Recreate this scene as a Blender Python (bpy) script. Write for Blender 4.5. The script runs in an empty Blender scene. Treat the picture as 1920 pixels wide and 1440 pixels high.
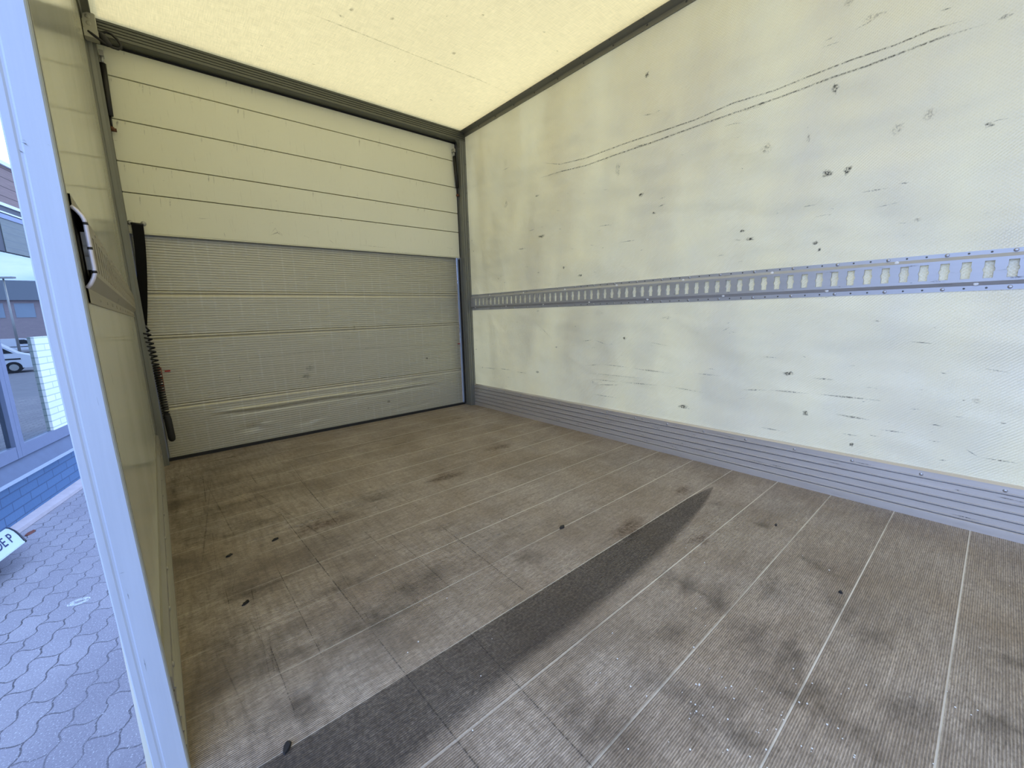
import bpy, math, random
from math import sin, cos, pi, radians, sqrt, atan2
from mathutils import Vector, Matrix, noise as mnoise

random.seed(7)
S = bpy.context.scene
COL = S.collection

# ------------------------------------------------------------------ camera
CAM = Vector((0.0343440835, -2.82917321, 0.761587651))
RT = Vector((0.75837974, -0.65124685, -0.02716065))
UP = Vector((0.13051193, 0.11089226, 0.98522563))
FW = Vector((0.63861319, 0.75071995, -0.16909393))
FPX = 778.109
cd = bpy.data.cameras.new('camera')
cd.sensor_fit = 'HORIZONTAL'; cd.sensor_width = 36.0
cd.lens = FPX / 1920.0 * 36.0
cd.clip_start = 0.01; cd.clip_end = 400
cam = bpy.data.objects.new('camera', cd); COL.objects.link(cam)
m = Matrix((RT, UP, -FW)).transposed().to_4x4(); m.translation = CAM
cam.matrix_world = m
S.camera = cam

# ------------------------------------------------------------------ view, sky, sun
S.view_settings.view_transform = 'Standard'
S.view_settings.look = 'None'
S.view_settings.exposure = 0.12
S.view_settings.gamma = 1.0
S.cycles.max_bounces = 14
S.cycles.diffuse_bounces = 8
S.cycles.glossy_bounces = 5
S.cycles.transmission_bounces = 8
S.cycles.transparent_max_bounces = 16
S.cycles.sample_clamp_indirect = 8.0

SKY_BLUE = (0.80, 1.42, 3.3)
SKY_CLOUD = (1.75, 2.40, 4.1)
SKY_DARK = (1.0, 1.5, 2.8)
SUN_STRENGTH = 1.2
SUN_DIR = Vector((-0.72, 0.69, 0.95)).normalized()

w = bpy.data.worlds.new('World'); S.world = w; w.use_nodes = True
nt = w.node_tree; nt.nodes.clear()
def wn(t, **k):
    n = nt.nodes.new(t)
    for a, b in k.items(): setattr(n, a, b)
    return n
tc = wn('ShaderNodeTexCoord'); mp = wn('ShaderNodeMapping')
mp.inputs['Scale'].default_value = (1.5, 1.5, 5.0)
nz = wn('ShaderNodeTexNoise'); nz.inputs['Scale'].default_value = 1.7; nz.inputs['Detail'].default_value = 7; nz.inputs['Roughness'].default_value = 0.6
cr = wn('ShaderNodeValToRGB')
cr.color_ramp.elements[0].position = 0.30; cr.color_ramp.elements[0].color = (*SKY_BLUE, 1)
cr.color_ramp.elements[1].position = 0.72; cr.color_ramp.elements[1].color = (*SKY_DARK, 1)
e = cr.color_ramp.elements.new(0.52); e.color = (*SKY_CLOUD, 1)
bg = wn('ShaderNodeBackground'); out = wn('ShaderNodeOutputWorld')
nt.links.new(tc.outputs['Generated'], mp.inputs[0]); nt.links.new(mp.outputs[0], nz.inputs['Vector'])
nt.links.new(nz.outputs['Fac'], cr.inputs[0]); nt.links.new(cr.outputs[0], bg.inputs[0]); nt.links.new(bg.outputs[0], out.inputs[0])

sl = bpy.data.lights.new('sun', 'SUN'); sl.energy = SUN_STRENGTH; sl.color = (1.0, 0.93, 0.80); sl.angle = radians(3)
so = bpy.data.objects.new('sun', sl); COL.objects.link(so)
so.rotation_euler = SUN_DIR.to_track_quat('Z', 'Y').to_euler(); so.location = (-10, 10, 14)

# ------------------------------------------------------------------ dimensions
W = 2.0383          # right wall plane
XL = -0.030         # left wall plane
ZC = 2.131          # ceiling
YF = -5.4           # front wall of the box
YP = -2.02          # door post
ZG = -0.90          # outside ground

# ------------------------------------------------------------------ pixel to surface
def ray(px, py): return RT * ((px - 960) / FPX) + UP * ((720 - py) / FPX) + FW
def on(ax, v, px, py):
    d = ray(px, py); return CAM + d * ((v - CAM[ax]) / d[ax])

# ------------------------------------------------------------------ mesh builder
class MB:
    def __init__(s): s.v = []; s.f = []; s.m = []; s.fade = {}; s.smooth = set()
    def face(s, idx, mi=0): s.f.append(tuple(idx)); s.m.append(mi)
    def add(s, verts, faces, mi=0, smooth=False):
        b = len(s.v); s.v += [Vector(p) for p in verts]
        for f in faces:
            if smooth: s.smooth.add(len(s.f))
            s.face([b + i for i in f], mi)
        return b
    def box(s, x0, x1, y0, y1, z0, z1, mi=0):
        s.add([(x0,y0,z0),(x1,y0,z0),(x1,y1,z0),(x0,y1,z0),(x0,y0,z1),(x1,y0,z1),(x1,y1,z1),(x0,y1,z1)],
              [(0,3,2,1),(4,5,6,7),(0,1,5,4),(1,2,6,5),(2,3,7,6),(3,0,4,7)], mi)
    def bbox(s, x0, x1, y0, y1, z0, z1, c=0.003, mi=0):
        # box with chamfered edges: chamfered profile in xz, swept along y with shrunk ends
        def prof(k): return [(x0+k+c,z0+k),(x1-k-c,z0+k),(x1-k,z0+k+c),(x1-k,z1-k-c),(x1-k-c,z1-k),(x0+k+c,z1-k),(x0+k,z1-k-c),(x0+k,z0+k+c)]
        rings = [(y0, c), (y0+c, 0), (y1-c, 0), (y1, c)]
        vs = []
        for y, k in rings: vs += [(x, y, z) for x, z in prof(k*0.7)]
        fs = []
        for r in range(3):
            for i in range(8):
                j = (i+1) % 8; fs.append((r*8+i, r*8+j, r*8+8+j, r*8+8+i))
        fs.append(tuple(range(7, -1, -1))[::-1]); fs.append(tuple(range(24, 32))[::-1])
        s.add(vs, fs, mi)
    def prism(s, prof, ax, a, b, mi=0, caps=True):
        # prof: closed polygon of 2-D points in the plane of the other two axes (in axis order)
        n = len(prof); vs = []
        for t in (a, b):
            for p, q in prof:
                c = [p, q]; c.insert(ax, t); vs.append(c)
        fs = [(i, (i+1) % n, n+(i+1) % n, n+i) for i in range(n)]
        if caps: fs += [tuple(range(n))[::-1], tuple(range(n, 2*n))]
        s.add(vs, fs, mi)
    def tube(s, pts, r, n=8, mi=0, caps=True, closed=False):
        pts = [Vector(p) for p in pts]; k = len(pts); rr = r if isinstance(r, (list, tuple)) else [r]*k
        up = Vector((0, 0, 1)); vs = []; prev = None
        for i, p in enumerate(pts):
            t = (pts[(i+1) % k] if (closed or i < k-1) else p) - (pts[i-1] if (closed or i > 0) else p)
            if t.length < 1e-9: t = Vector((0, 0, 1))
            t.normalize()
            if prev is None:
                a = t.cross(up); a = a if a.length > 1e-3 else t.cross(Vector((1, 0, 0)))
            else:
                a = prev - t * prev.dot(t)
            a.normalize(); prev = a; b = t.cross(a)
            vs += [p + (a*cos(2*pi*j/n) + b*sin(2*pi*j/n))*rr[i] for j in range(n)]
        fs = []
        for i in range(k if closed else k-1):
            i2 = (i+1) % k
            for j in range(n): fs.append((i*n+j, i*n+(j+1) % n, i2*n+(j+1) % n, i2*n+j))
        s.add(vs, fs, mi, smooth=True)
        if caps and not closed:
            b0 = len(s.v) - len(vs)
            s.face([b0+j for j in range(n)][::-1], mi); s.face([b0+(k-1)*n+j for j in range(n)], mi)
    def dome(s, c, nrm, r, h, n=10, mi=0):
        c = Vector(c); nrm = Vector(nrm).normalized(); a = nrm.orthogonal().normalized(); b = nrm.cross(a); vs = []
        for rr, hh in ((r, 0), (r, h*0.45), (r*0.72, h*0.9)):
            vs += [c + (a*cos(2*pi*j/n)+b*sin(2*pi*j/n))*rr + nrm*hh for j in range(n)]
        vs.append(c + nrm*h)
        fs = []
        for i in range(2):
            for j in range(n): fs.append((i*n+j, i*n+(j+1) % n, i*n+n+(j+1) % n, i*n+n+j))
        for j in range(n): fs.append((2*n+j, 2*n+(j+1) % n, 3*n))
        s.add(vs, fs, mi, smooth=True)
    def ribbon(s, pts, wd, off, mi=1, taper=True):
        # a soft-edged wear mark lying on a surface: pts on the surface, off = offset vector
        pts = [Vector(p) for p in pts]; n = len(pts); off = Vector(off); nn = off.normalized()
        rows = []
        for i, p in enumerate(pts):
            t = pts[min(i+1, n-1)] - pts[max(i-1, 0)]; sd = nn.cross(t).normalized()
            k = wd * (0.25 if taper and i in (0, n-1) else 1.0)
            rows.append([p + off + sd*k*0.5, p + off, p + off - sd*k*0.5])
        b = len(s.v)
        for i, r in enumerate(rows):
            for j, q in enumerate(r):
                s.fade[len(s.v)] = 1.0 if j == 1 and (0 < i < n-1 or n == 2) else 0.0
                s.v.append(q)
        for i in range(n-1):
            for j in range(2): s.face((b+i*3+j, b+i*3+j+1, b+i*3+3+j+1, b+i*3+3+j), mi)
    def blob(s, c, a, b, off, mi=1, n=14, jit=0.25, core=0.45):
        # a soft-edged patch; a, b = half axes lying in the surface
        c = Vector(c) + Vector(off); a = Vector(a); b = Vector(b); b0 = len(s.v)
        s.fade[len(s.v)] = 1.0; s.v.append(c)
        ks = [1 + random.uniform(-jit, jit) for _ in range(n)]
        for rad, fd in ((core, 1.0), (1.0, 0.0)):
            for j in range(n):
                s.fade[len(s.v)] = fd; s.v.append(c + (a*cos(2*pi*j/n)+b*sin(2*pi*j/n))*rad*ks[j])
        for j in range(n):
            k = (j+1) % n
            s.face((b0, b0+1+j, b0+1+k), mi); s.face((b0+1+j, b0+1+n+j, b0+1+n+k, b0+1+k), mi)
    def build(s, name, mats, parent=None, origin=None, local=False):
        me = bpy.data.meshes.new(name)
        o0 = Vector(origin) if origin is not None else Vector((0, 0, 0))
        sub = o0 if parent is None else (Vector((0, 0, 0)) if local else parent.location)
        me.from_pydata([tuple(p - sub) for p in s.v], [], s.f)
        if not isinstance(mats, (list, tuple)): mats = [mats]
        for mt in mats: me.materials.append(mt)
        me.polygons.foreach_set('material_index', s.m)
        if s.smooth: me.polygons.foreach_set('use_smooth', [i in s.smooth for i in range(len(s.f))])
        if s.fade:
            at = me.attributes.new('fade', 'FLOAT', 'POINT')
            at.data.foreach_set('value', [s.fade.get(i, 1.0) for i in range(len(s.v))])
        me.update()
        o = bpy.data.objects.new(name, me); COL.objects.link(o)
        if parent is not None: o.parent = parent
        else: o.location = o0
        return o

def tag(o, label=None, cat=None, group=None, kind=None):
    if label: o['label'] = label
    if cat: o['category'] = cat
    if group: o['group'] = group
    if kind: o['kind'] = kind
    return o
def thing(name, loc, label, cat, group=None, rz=0.0, kind=None):
    o = bpy.data.objects.new(name, None); COL.objects.link(o); o.location = loc; o.rotation_euler = (0, 0, rz)
    o.empty_display_size = 0.1
    return tag(o, label, cat, group, kind)
def dup(o, parent, delta):
    c = o.copy(); COL.objects.link(c); c.parent = parent; c.location = Vector(o.location) + Vector(delta); return c

# ------------------------------------------------------------------ materials
class NT:
    def __init__(s, name):
        s.mat = bpy.data.materials.new(name); s.mat.use_nodes = True; s.t = s.mat.node_tree; s.t.nodes.clear()
        s.out = s.n('ShaderNodeOutputMaterial')
    def n(s, t, **k):
        nd = s.t.nodes.new(t)
        for a, b in k.items(): setattr(nd, a, b)
        return nd
    def l(s, a, b): s.t.links.new(a, b)
    def val(s, sock, v):
        if hasattr(v, 'is_linked') or isinstance(v, bpy.types.NodeSocket): s.l(v, sock)
        else: sock.default_value = v
    def math(s, op, a, b=0.0, c=0.0):
        nd = s.n('ShaderNodeMath', operation=op); s.val(nd.inputs[0], a); s.val(nd.inputs[1], b); s.val(nd.inputs[2], c); return nd.outputs[0]
    def obj(s, scale=(1, 1, 1), rot=(0, 0, 0), loc=(0, 0, 0)):
        t = s.n('ShaderNodeTexCoord'); mp = s.n('ShaderNodeMapping')
        mp.inputs['Scale'].default_value = scale; mp.inputs['Rotation'].default_value = rot; mp.inputs['Location'].default_value = loc
        s.l(t.outputs['Object'], mp.inputs[0]); return mp.outputs[0]
    def xyz(s, vec):
        nd = s.n('ShaderNodeSeparateXYZ'); s.l(vec, nd.inputs[0]); return nd.outputs
    def noise(s, vec, scale, detail=4, rough=0.55, dist=0.0):
        nd = s.n('ShaderNodeTexNoise'); s.l(vec, nd.inputs['Vector'])
        nd.inputs['Scale'].default_value = scale; nd.inputs['Detail'].default_value = detail
        nd.inputs['Roughness'].default_value = rough; nd.inputs['Distortion'].default_value = dist
        return nd.outputs['Fac']
    def ramp(s, fac, stops):
        nd = s.n('ShaderNodeValToRGB'); el = nd.color_ramp.elements
        for i, (p, c) in enumerate(stops):
            c = (c, c, c) if isinstance(c, (int, float)) else c
            e = el[i] if i < 2 else el.new(p)
            e.position = p; e.color = (*c, 1)
        s.l(fac, nd.inputs[0]); return nd.outputs[0]
    def mix(s, fac, a, b, blend='MIX'):
        nd = s.n('ShaderNodeMix', data_type='RGBA', blend_type=blend)
        s.val(nd.inputs[0], fac)
        for i, v in ((6, a), (7, b)):
            if isinstance(v, bpy.types.NodeSocket): s.l(v, nd.inputs[i])
            else: nd.inputs[i].default_value = (*v, 1)
        return nd.outputs[2]
    def bump(s, h, strength, dist=0.01, nrm=None):
        nd = s.n('ShaderNodeBump'); nd.inputs['Strength'].default_value = strength; nd.inputs['Distance'].default_value = dist
        s.l(h, nd.inputs['Height'])
        if nrm is not None: s.l(nrm, nd.inputs['Normal'])
        return nd.outputs[0]
    def bsdf(s, color, rough=0.5, metal=0.0, normal=None, spec=0.5, **k):
        b = s.n('ShaderNodeBsdfPrincipled')
        if isinstance(color, bpy.types.NodeSocket): s.l(color, b.inputs['Base Color'])
        else: b.inputs['Base Color'].default_value = (*color, 1)
        s.val(b.inputs['Roughness'], rough); s.val(b.inputs['Metallic'], metal)
        b.inputs['Specular IOR Level'].default_value = spec
        if normal is not None: s.l(normal, b.inputs['Normal'])
        for a, v in k.items(): s.val(b.inputs[a.replace('_', ' ')], v)
        return b.outputs[0]
    def done(s, sh): s.l(sh, s.out.inputs[0]); return s.mat

def plain(name, color, rough=0.5, metal=0.0, var=0.12, scale=18, spec=0.5, bump=0.0):
    t = NT(name); v = t.obj()
    f = t.noise(v, scale, 5)
    c = t.mix(f, tuple(x*(1-var) for x in color), tuple(min(1, x*(1+var)) for x in color))
    nb = t.bump(t.noise(v, scale*6, 3), bump, 0.002) if bump else None
    return t.done(t.bsdf(c, rough, metal, nb, spec))

def mark_mat(name, color, alpha, scale, lo, hi):
    # wear mark: broken up by noise, soft at the rim through the 'fade' attribute
    t = NT(name); v = t.obj()
    a = t.n('ShaderNodeAttribute'); a.attribute_name = 'fade'
    f = t.ramp(t.noise(v, scale, 5, 0.7), [(lo, 0.0), (hi, 1.0)])
    al = t.math('MULTIPLY', t.math('MULTIPLY', f, a.outputs['Fac']), alpha)
    tr = t.n('ShaderNodeBsdfTransparent'); mx = t.n('ShaderNodeMixShader')
    t.l(al, mx.inputs[0]); t.l(tr.outputs[0], mx.inputs[1]); t.l(t.bsdf(color, 0.6), mx.inputs[2])
    return t.done(mx.outputs[0])

M = {}
M['scuff'] = mark_mat('scuff_marks', (0.03, 0.03, 0.03), 0.95, 170, 0.41, 0.58)
M['scuff_brown'] = mark_mat('brown_marks', (0.20, 0.16, 0.08), 0.55, 170, 0.44, 0.66)
M['grime'] = mark_mat('grime_marks', (0.05, 0.05, 0.035), 0.55, 60, 0.36, 0.66)
M['chalk'] = mark_mat('chalk_marks', (0.8, 0.85, 0.85), 0.9, 50, 0.38, 0.5)
M['stain'] = mark_mat('floor_stain', (0.045, 0.034, 0.025), 0.40, 22, 0.30, 0.70)
M['darker'] = mark_mat('dark_floor_streak', (0.035, 0.030, 0.029), 0.64, 150, 0.18, 0.60)
M['rust'] = mark_mat('rust_stain', (0.10, 0.05, 0.025), 0.55, 70, 0.35, 0.62)
M['wear'] = mark_mat('pale_wear', (0.32, 0.29, 0.26), 0.5, 60, 0.40, 0.62)

def grp_wall():
    t = NT('glassfibre_wall'); v = t.obj(); p = t.xyz(v)
    base = t.mix(t.ramp(t.noise(v, 1.1, 3), [(0.2, 0.0), (0.8, 1.0)]), (0.89, 0.825, 0.585), (0.92, 0.865, 0.68))
    base = t.mix(t.ramp(t.noise(v, 4.0, 4), [(0.30, 0.0), (0.80, 0.45)]), base, (0.76, 0.77, 0.70))
    # scattered small rub marks, drawn out along the wall
    v2 = t.obj((1, 2.2, 9)); v3 = t.obj((1, 1, 1), loc=(3, 1, 2))
    sp = t.ramp(t.noise(v2, 15, 5, 0.62), [(0.685, 0.0), (0.73, 1.0)])
    mk = t.ramp(t.noise(v3, 3.5, 2), [(0.48, 0.0), (0.62, 1.0)])
    mz = t.ramp(p[2], [(0.0, 1.0), (0.30, 1.0), (0.62, 0.45)])
    base = t.mix(t.math('MULTIPLY', t.math('MULTIPLY', sp, mk), t.math('MULTIPLY', mz, 0.55)), base, (0.16, 0.15, 0.12))
    v4 = t.obj((1, 6, 22)); 
    fine = t.ramp(t.noise(v4, 22, 4, 0.7), [(0.60, 0.0), (0.75, 0.22)])
    base = t.mix(fine, base, (0.42, 0.41, 0.34))
    # woven roving: two crossed diagonal waves
    a = t.math('SINE', t.math('MULTIPLY', t.math('ADD', p[1], t.math('MULTIPLY', p[2], 1.1)), 2*pi/0.0115))
    b = t.math('SINE', t.math('MULTIPLY', t.math('SUBTRACT', p[1], t.math('MULTIPLY', p[2], 1.1)), 2*pi/0.0115))
    weave = t.math('MULTIPLY_ADD', t.math('MULTIPLY', a, b), 0.45, t.math('MULTIPLY', a, 0.6))
    base = t.mix(t.math('MULTIPLY_ADD', weave, 0.09, 0.09), base, (0.50, 0.48, 0.38))
    n1 = t.bump(weave, 0.5, 0.0014)
    wob = t.noise(t.obj((1, 0.8, 1.6)), 2.6, 2)
    n2 = t.bump(wob, 0.6, 0.07, n1)
    sh = t.bsdf(base, t.math('MULTIPLY_ADD', t.noise(v, 2.2, 3), 0.22, 0.10), 0.0, n2, 0.55)
    # translucency added to brighten the wall; noise lays in uneven patches of glow
    glow_pat = t.ramp(t.noise(t.obj((1, 2.4, 0.7)), 1.5, 3, 0.5), [(0.36, 0.30), (0.66, 1.0)])
    tr = t.n('ShaderNodeBsdfTranslucent'); t.l(t.mix(1.0, base, (1.0, 0.80, 0.42), 'MULTIPLY'), tr.inputs[0])
    mx = t.n('ShaderNodeMixShader'); t.l(t.math('MULTIPLY', glow_pat, 0.26), mx.inputs[0]); t.l(sh, mx.inputs[1]); t.l(tr.outputs[0], mx.inputs[2])
    return t.done(mx.outputs[0])
M['grp'] = grp_wall()

def left_wall():
    t = NT('smooth_left_panel'); v = t.obj()
    c = t.mix(t.ramp(t.noise(t.obj((1, 1, 0.6)), 3, 5), [(0.4, 0.0), (0.7, 1.0)]), (0.70, 0.69, 0.56), (0.62, 0.61, 0.48))
    st = t.ramp(t.noise(t.obj((1, 9, 0.8)), 9, 5, 0.7), [(0.66, 0.0), (0.76, 0.6)])
    c = t.mix(st, c, (0.33, 0.30, 0.22))
    return t.done(t.bsdf(c, 0.14, 0, t.bump(t.noise(v, 5, 2), 0.05, 0.02), 0.5))
M['leftpanel'] = left_wall()

def roof_mat():
    t = NT('translucent_roof'); v = t.obj()
    fib = t.noise(t.obj((1.0, 14, 1)), 16, 3, 0.6); fib2 = t.noise(t.obj((14, 1.0, 1)), 16, 3, 0.6)
    f = t.math('ADD', t.math('MULTIPLY', fib, 0.5), t.math('MULTIPLY', fib2, 0.5))
    k = t.ramp(f, [(0.38, 0.80), (0.62, 1.07)])
    big = t.ramp(t.noise(v, 0.9, 2), [(0.35, 0.95), (0.65, 1.03)])
    tint = t.mix(1.0, k, big, 'MULTIPLY')
    sp = t.ramp(t.noise(t.obj((3, 1, 1), rot=(0, 0, 0.6)), 13, 4, 0.65), [(0.71, 0.0), (0.76, 0.45)])
    col = t.mix(1.0, tint, ROOF_T, 'MULTIPLY')
    col = t.mix(sp, col, (0.16, 0.14, 0.08))
    tr = t.n('ShaderNodeBsdfTranslucent'); t.l(col, tr.inputs[0])
    df = t.bsdf((0.75, 0.73, 0.60), 0.4, 0, t.bump(f, 0.2, 0.002), 0.3)
    mx = t.n('ShaderNodeMixShader'); mx.inputs[0].default_value = 0.35
    t.l(tr.outputs[0], mx.inputs[1]); t.l(df, mx.inputs[2])
    return t.done(mx.outputs[0])
ROOF_T = (0.67, 0.458, 0.160)
M['roof'] = roof_mat()

def floor_mat():
    t = NT('ribbed_ply_floor'); v = t.obj(); p = t.xyz(v)
    c = t.mix(t.ramp(t.noise(t.obj((1.4, 1.0, 1)), 2.2, 6, 0.62), [(0.35, 0.0), (0.68, 1.0)]), (0.53, 0.42, 0.30), (0.72, 0.62, 0.505))
    fleck = t.ramp(t.noise(t.obj((3, 12, 1)), 22, 5, 0.75), [(0.46, 0.0), (0.66, 0.7)])
    c = t.mix(fleck, c, (0.085, 0.066, 0.05))
    grain = t.ramp(t.noise(t.obj((1.0, 7, 1)), 11, 6, 0.72), [(0.36, 0.0), (0.60, 1.0)])
    c = t.mix(t.math('MULTIPLY', grain, 0.45), c, (0.20, 0.155, 0.11))
    cross = t.ramp(t.noise(t.obj((9, 1.2, 1)), 7, 6, 0.72), [(0.44, 0.0), (0.64, 0.42)])
    c = t.mix(t.math('MULTIPLY', cross, t.ramp(p[0], [(0.25, 1.0), (1.1, 0.35)])), c, (0.12, 0.09, 0.065))
    soil = t.ramp(t.noise(t.obj((1, 1.6, 1), loc=(0.7, 0.2, 0)), 3.1, 5, 0.6), [(0.42, 0.0), (0.66, 0.62)])
    c = t.mix(t.math('MULTIPLY', soil, t.ramp(p[0], [(0.0, 1.0), (0.9, 0.45)])), c, (0.085, 0.06, 0.04))
    wornx = t.ramp(p[0], [(0.0, 1.0), (0.55, 0.25)])   # the side by the door is more worn
    scr = t.ramp(t.noise(t.obj((34, 1.6, 1)), 6, 5, 0.7), [(0.60, 0.0), (0.72, 0.75)])
    c = t.mix(t.math('MULTIPLY', scr, wornx), c, (0.05, 0.04, 0.03))
    pal = t.ramp(t.noise(t.obj((2.2, 26, 1)), 7, 5, 0.75), [(0.60, 0.0), (0.74, 0.6)])
    c = t.mix(t.math('MULTIPLY', pal, wornx), c, (0.36, 0.33, 0.29))
    # long ribs across the truck, 4 mm apart
    rib = t.math('SINE', t.math('MULTIPLY', p[1], 2*pi/0.0042))
    c = t.mix(t.ramp(rib, [(0.0, 0.42), (0.75, 0.0)]), c, (0.06, 0.05, 0.042))
    # pale board joints every 190 mm
    q = t.math('FRACT', t.math('DIVIDE', t.math('ADD', p[1], 10.0 * 0.19 + 2.84 + 0.0015), 0.19))
    seam = t.math('LESS_THAN', q, 0.019)
    c = t.mix(t.math('MULTIPLY', t.math('MULTIPLY', seam, t.ramp(p[0], [(0.1, 0.3), (1.0, 1.0)])), t.ramp(t.noise(t.obj((0.8, 1, 1)), 4, 3), [(0.32, 0.30), (0.52, 0.95)])), c, (0.68, 0.63, 0.53))
    bm = t.bump(rib, 0.5, 0.0012)
    return t.done(t.bsdf(c, t.math('MULTIPLY_ADD', t.noise(v, 5, 4), 0.25, 0.42), 0, bm, 0.4))
M['floor'] = floor_mat()

def alu(name, color, rough=0.38, metal=0.75, streak=(1, 30, 1), dirt=0.5):
    t = NT(name); v = t.obj()
    f = t.noise(t.obj(streak), 5, 5, 0.65)
    c = t.mix(f, tuple(x*0.86 for x in color), tuple(min(1, x*1.12) for x in color))
    d = t.ramp(t.noise(t.obj(tuple(k*0.6 for k in streak)), 9, 5, 0.7), [(0.62, 0.0), (0.76, dirt)])
    c = t.mix(d, c, (0.05, 0.048, 0.042))
    return t.done(t.bsdf(c, t.math('MULTIPLY_ADD', f, 0.25, rough-0.1), metal, None, 0.5))
M['alu_y'] = alu('aluminium_long', (0.60, 0.565, 0.525), 0.36, 0.55, (14, 0.7, 14))
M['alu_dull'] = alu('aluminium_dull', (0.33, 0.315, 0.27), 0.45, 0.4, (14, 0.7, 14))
M['alu_trim'] = alu('aluminium_trim', (0.20, 0.20, 0.175), 0.42, 0.5, (1.0, 0.7, 20), 0.3)
M['alu_x'] = alu('aluminium_header', (0.135, 0.14, 0.12), 0.42, 0.5, (0.7, 14, 20), 0.3)
M['alu_z'] = alu('aluminium_upright', (0.22, 0.225, 0.205), 0.42, 0.5, (20, 20, 0.7), 0.3)
M['rail'] = alu('galvanised_rail', (0.47, 0.475, 0.49), 0.40, 0.45, (8, 1.2, 8), 0.55)
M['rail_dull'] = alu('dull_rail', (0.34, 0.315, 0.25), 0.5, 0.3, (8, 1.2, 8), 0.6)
M['rivet'] = plain('rivet_metal', (0.45, 0.45, 0.46), 0.35, 0.8)
M['rivet_dark'] = plain('dull_rivet', (0.10, 0.10, 0.09), 0.5, 0.5)
M['post'] = alu('door_post_aluminium', (0.44, 0.50, 0.58), 0.45, 0.2, (12, 12, 0.5), 0.12)
M['post_return'] = alu('door_post_return', (0.34, 0.33, 0.27), 0.45, 0.3, (12, 12, 0.5), 0.3)
M['black'] = plain('black_rubber', (0.012, 0.012, 0.013), 0.55, 0, 0.3)
M['black_strap'] = plain('black_webbing', (0.006, 0.006, 0.007), 0.9, 0, 0.3, 60, spec=0.2)
M['black_gap'] = plain('dark_recess', (0.012, 0.011, 0.009), 0.9, 0, 0.2)
M['strut'] = plain('black_steel', (0.018, 0.017, 0.016), 0.35, 0.3, 0.3)
M['rust_metal'] = plain('rusty_joint', (0.14, 0.06, 0.03), 0.7, 0.3, 0.4, 60)
M['steel'] = plain('galvanised_steel', (0.42, 0.42, 0.40), 0.45, 0.7, 0.2)
M['galv'] = plain('galvanised_bar', (0.66, 0.63, 0.66), 0.5, 0.5, 0.15, 60)
M['red'] = plain('red_paint', (0.45, 0.03, 0.02), 0.5)
M['orange'] = plain('orange_plastic', (0.22, 0.055, 0.02), 0.5)
M['white'] = plain('white_paint', (0.8, 0.8, 0.78), 0.5, 0, 0.05)
M['bracket'] = plain('painted_bracket', (0.42, 0.41, 0.33), 0.5, 0.2)

def slab_mat():
    t = NT('cream_door_slab'); v = t.obj()
    c = t.mix(t.noise(v, 3, 5), (0.77, 0.765, 0.60), (0.84, 0.835, 0.66))
    drip = t.ramp(t.noise(t.obj((26, 1, 1.6)), 4, 5, 0.7), [(0.60, 0.0), (0.78, 0.5)])
    c = t.mix(drip, c, (0.36, 0.34, 0.22))
    sp = t.ramp(t.noise(t.obj((1, 1, 3)), 24, 4, 0.6), [(0.70, 0.0), (0.75, 0.6)])
    c = t.mix(sp, c, (0.18, 0.17, 0.12))
    return t.done(t.bsdf(c, 0.42, 0, t.bump(t.noise(v, 60, 3), 0.08, 0.002), 0.4))
M['slab'] = slab_mat()

def plat_mat():
    t = NT('tail_lift_aluminium'); v = t.obj(); p = t.xyz(v)
    c = t.mix(t.noise(t.obj((0.6, 1, 10)), 6, 5), (0.50, 0.48, 0.38), (0.63, 0.605, 0.49))
    # paler upright rub bands every 60 mm, broken up
    q = t.math('FRACT', t.math('DIVIDE', p[0], 0.062))
    band = t.math('MULTIPLY', t.math('LESS_THAN', q, 0.16), t.ramp(t.noise(t.obj((3, 1, 3)), 3, 4), [(0.42, 0.0), (0.62, 0.45)]))
    c = t.mix(band, c, (0.66, 0.65, 0.58))
    d = t.ramp(t.noise(t.obj((8, 1, 8)), 9, 5, 0.7), [(0.60, 0.0), (0.75, 0.5)])
    c = t.mix(d, c, (0.14, 0.13, 0.09))
    return t.done(t.bsdf(c, 0.42, 0.45, None, 0.5))
M['plat'] = plat_mat()

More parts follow.
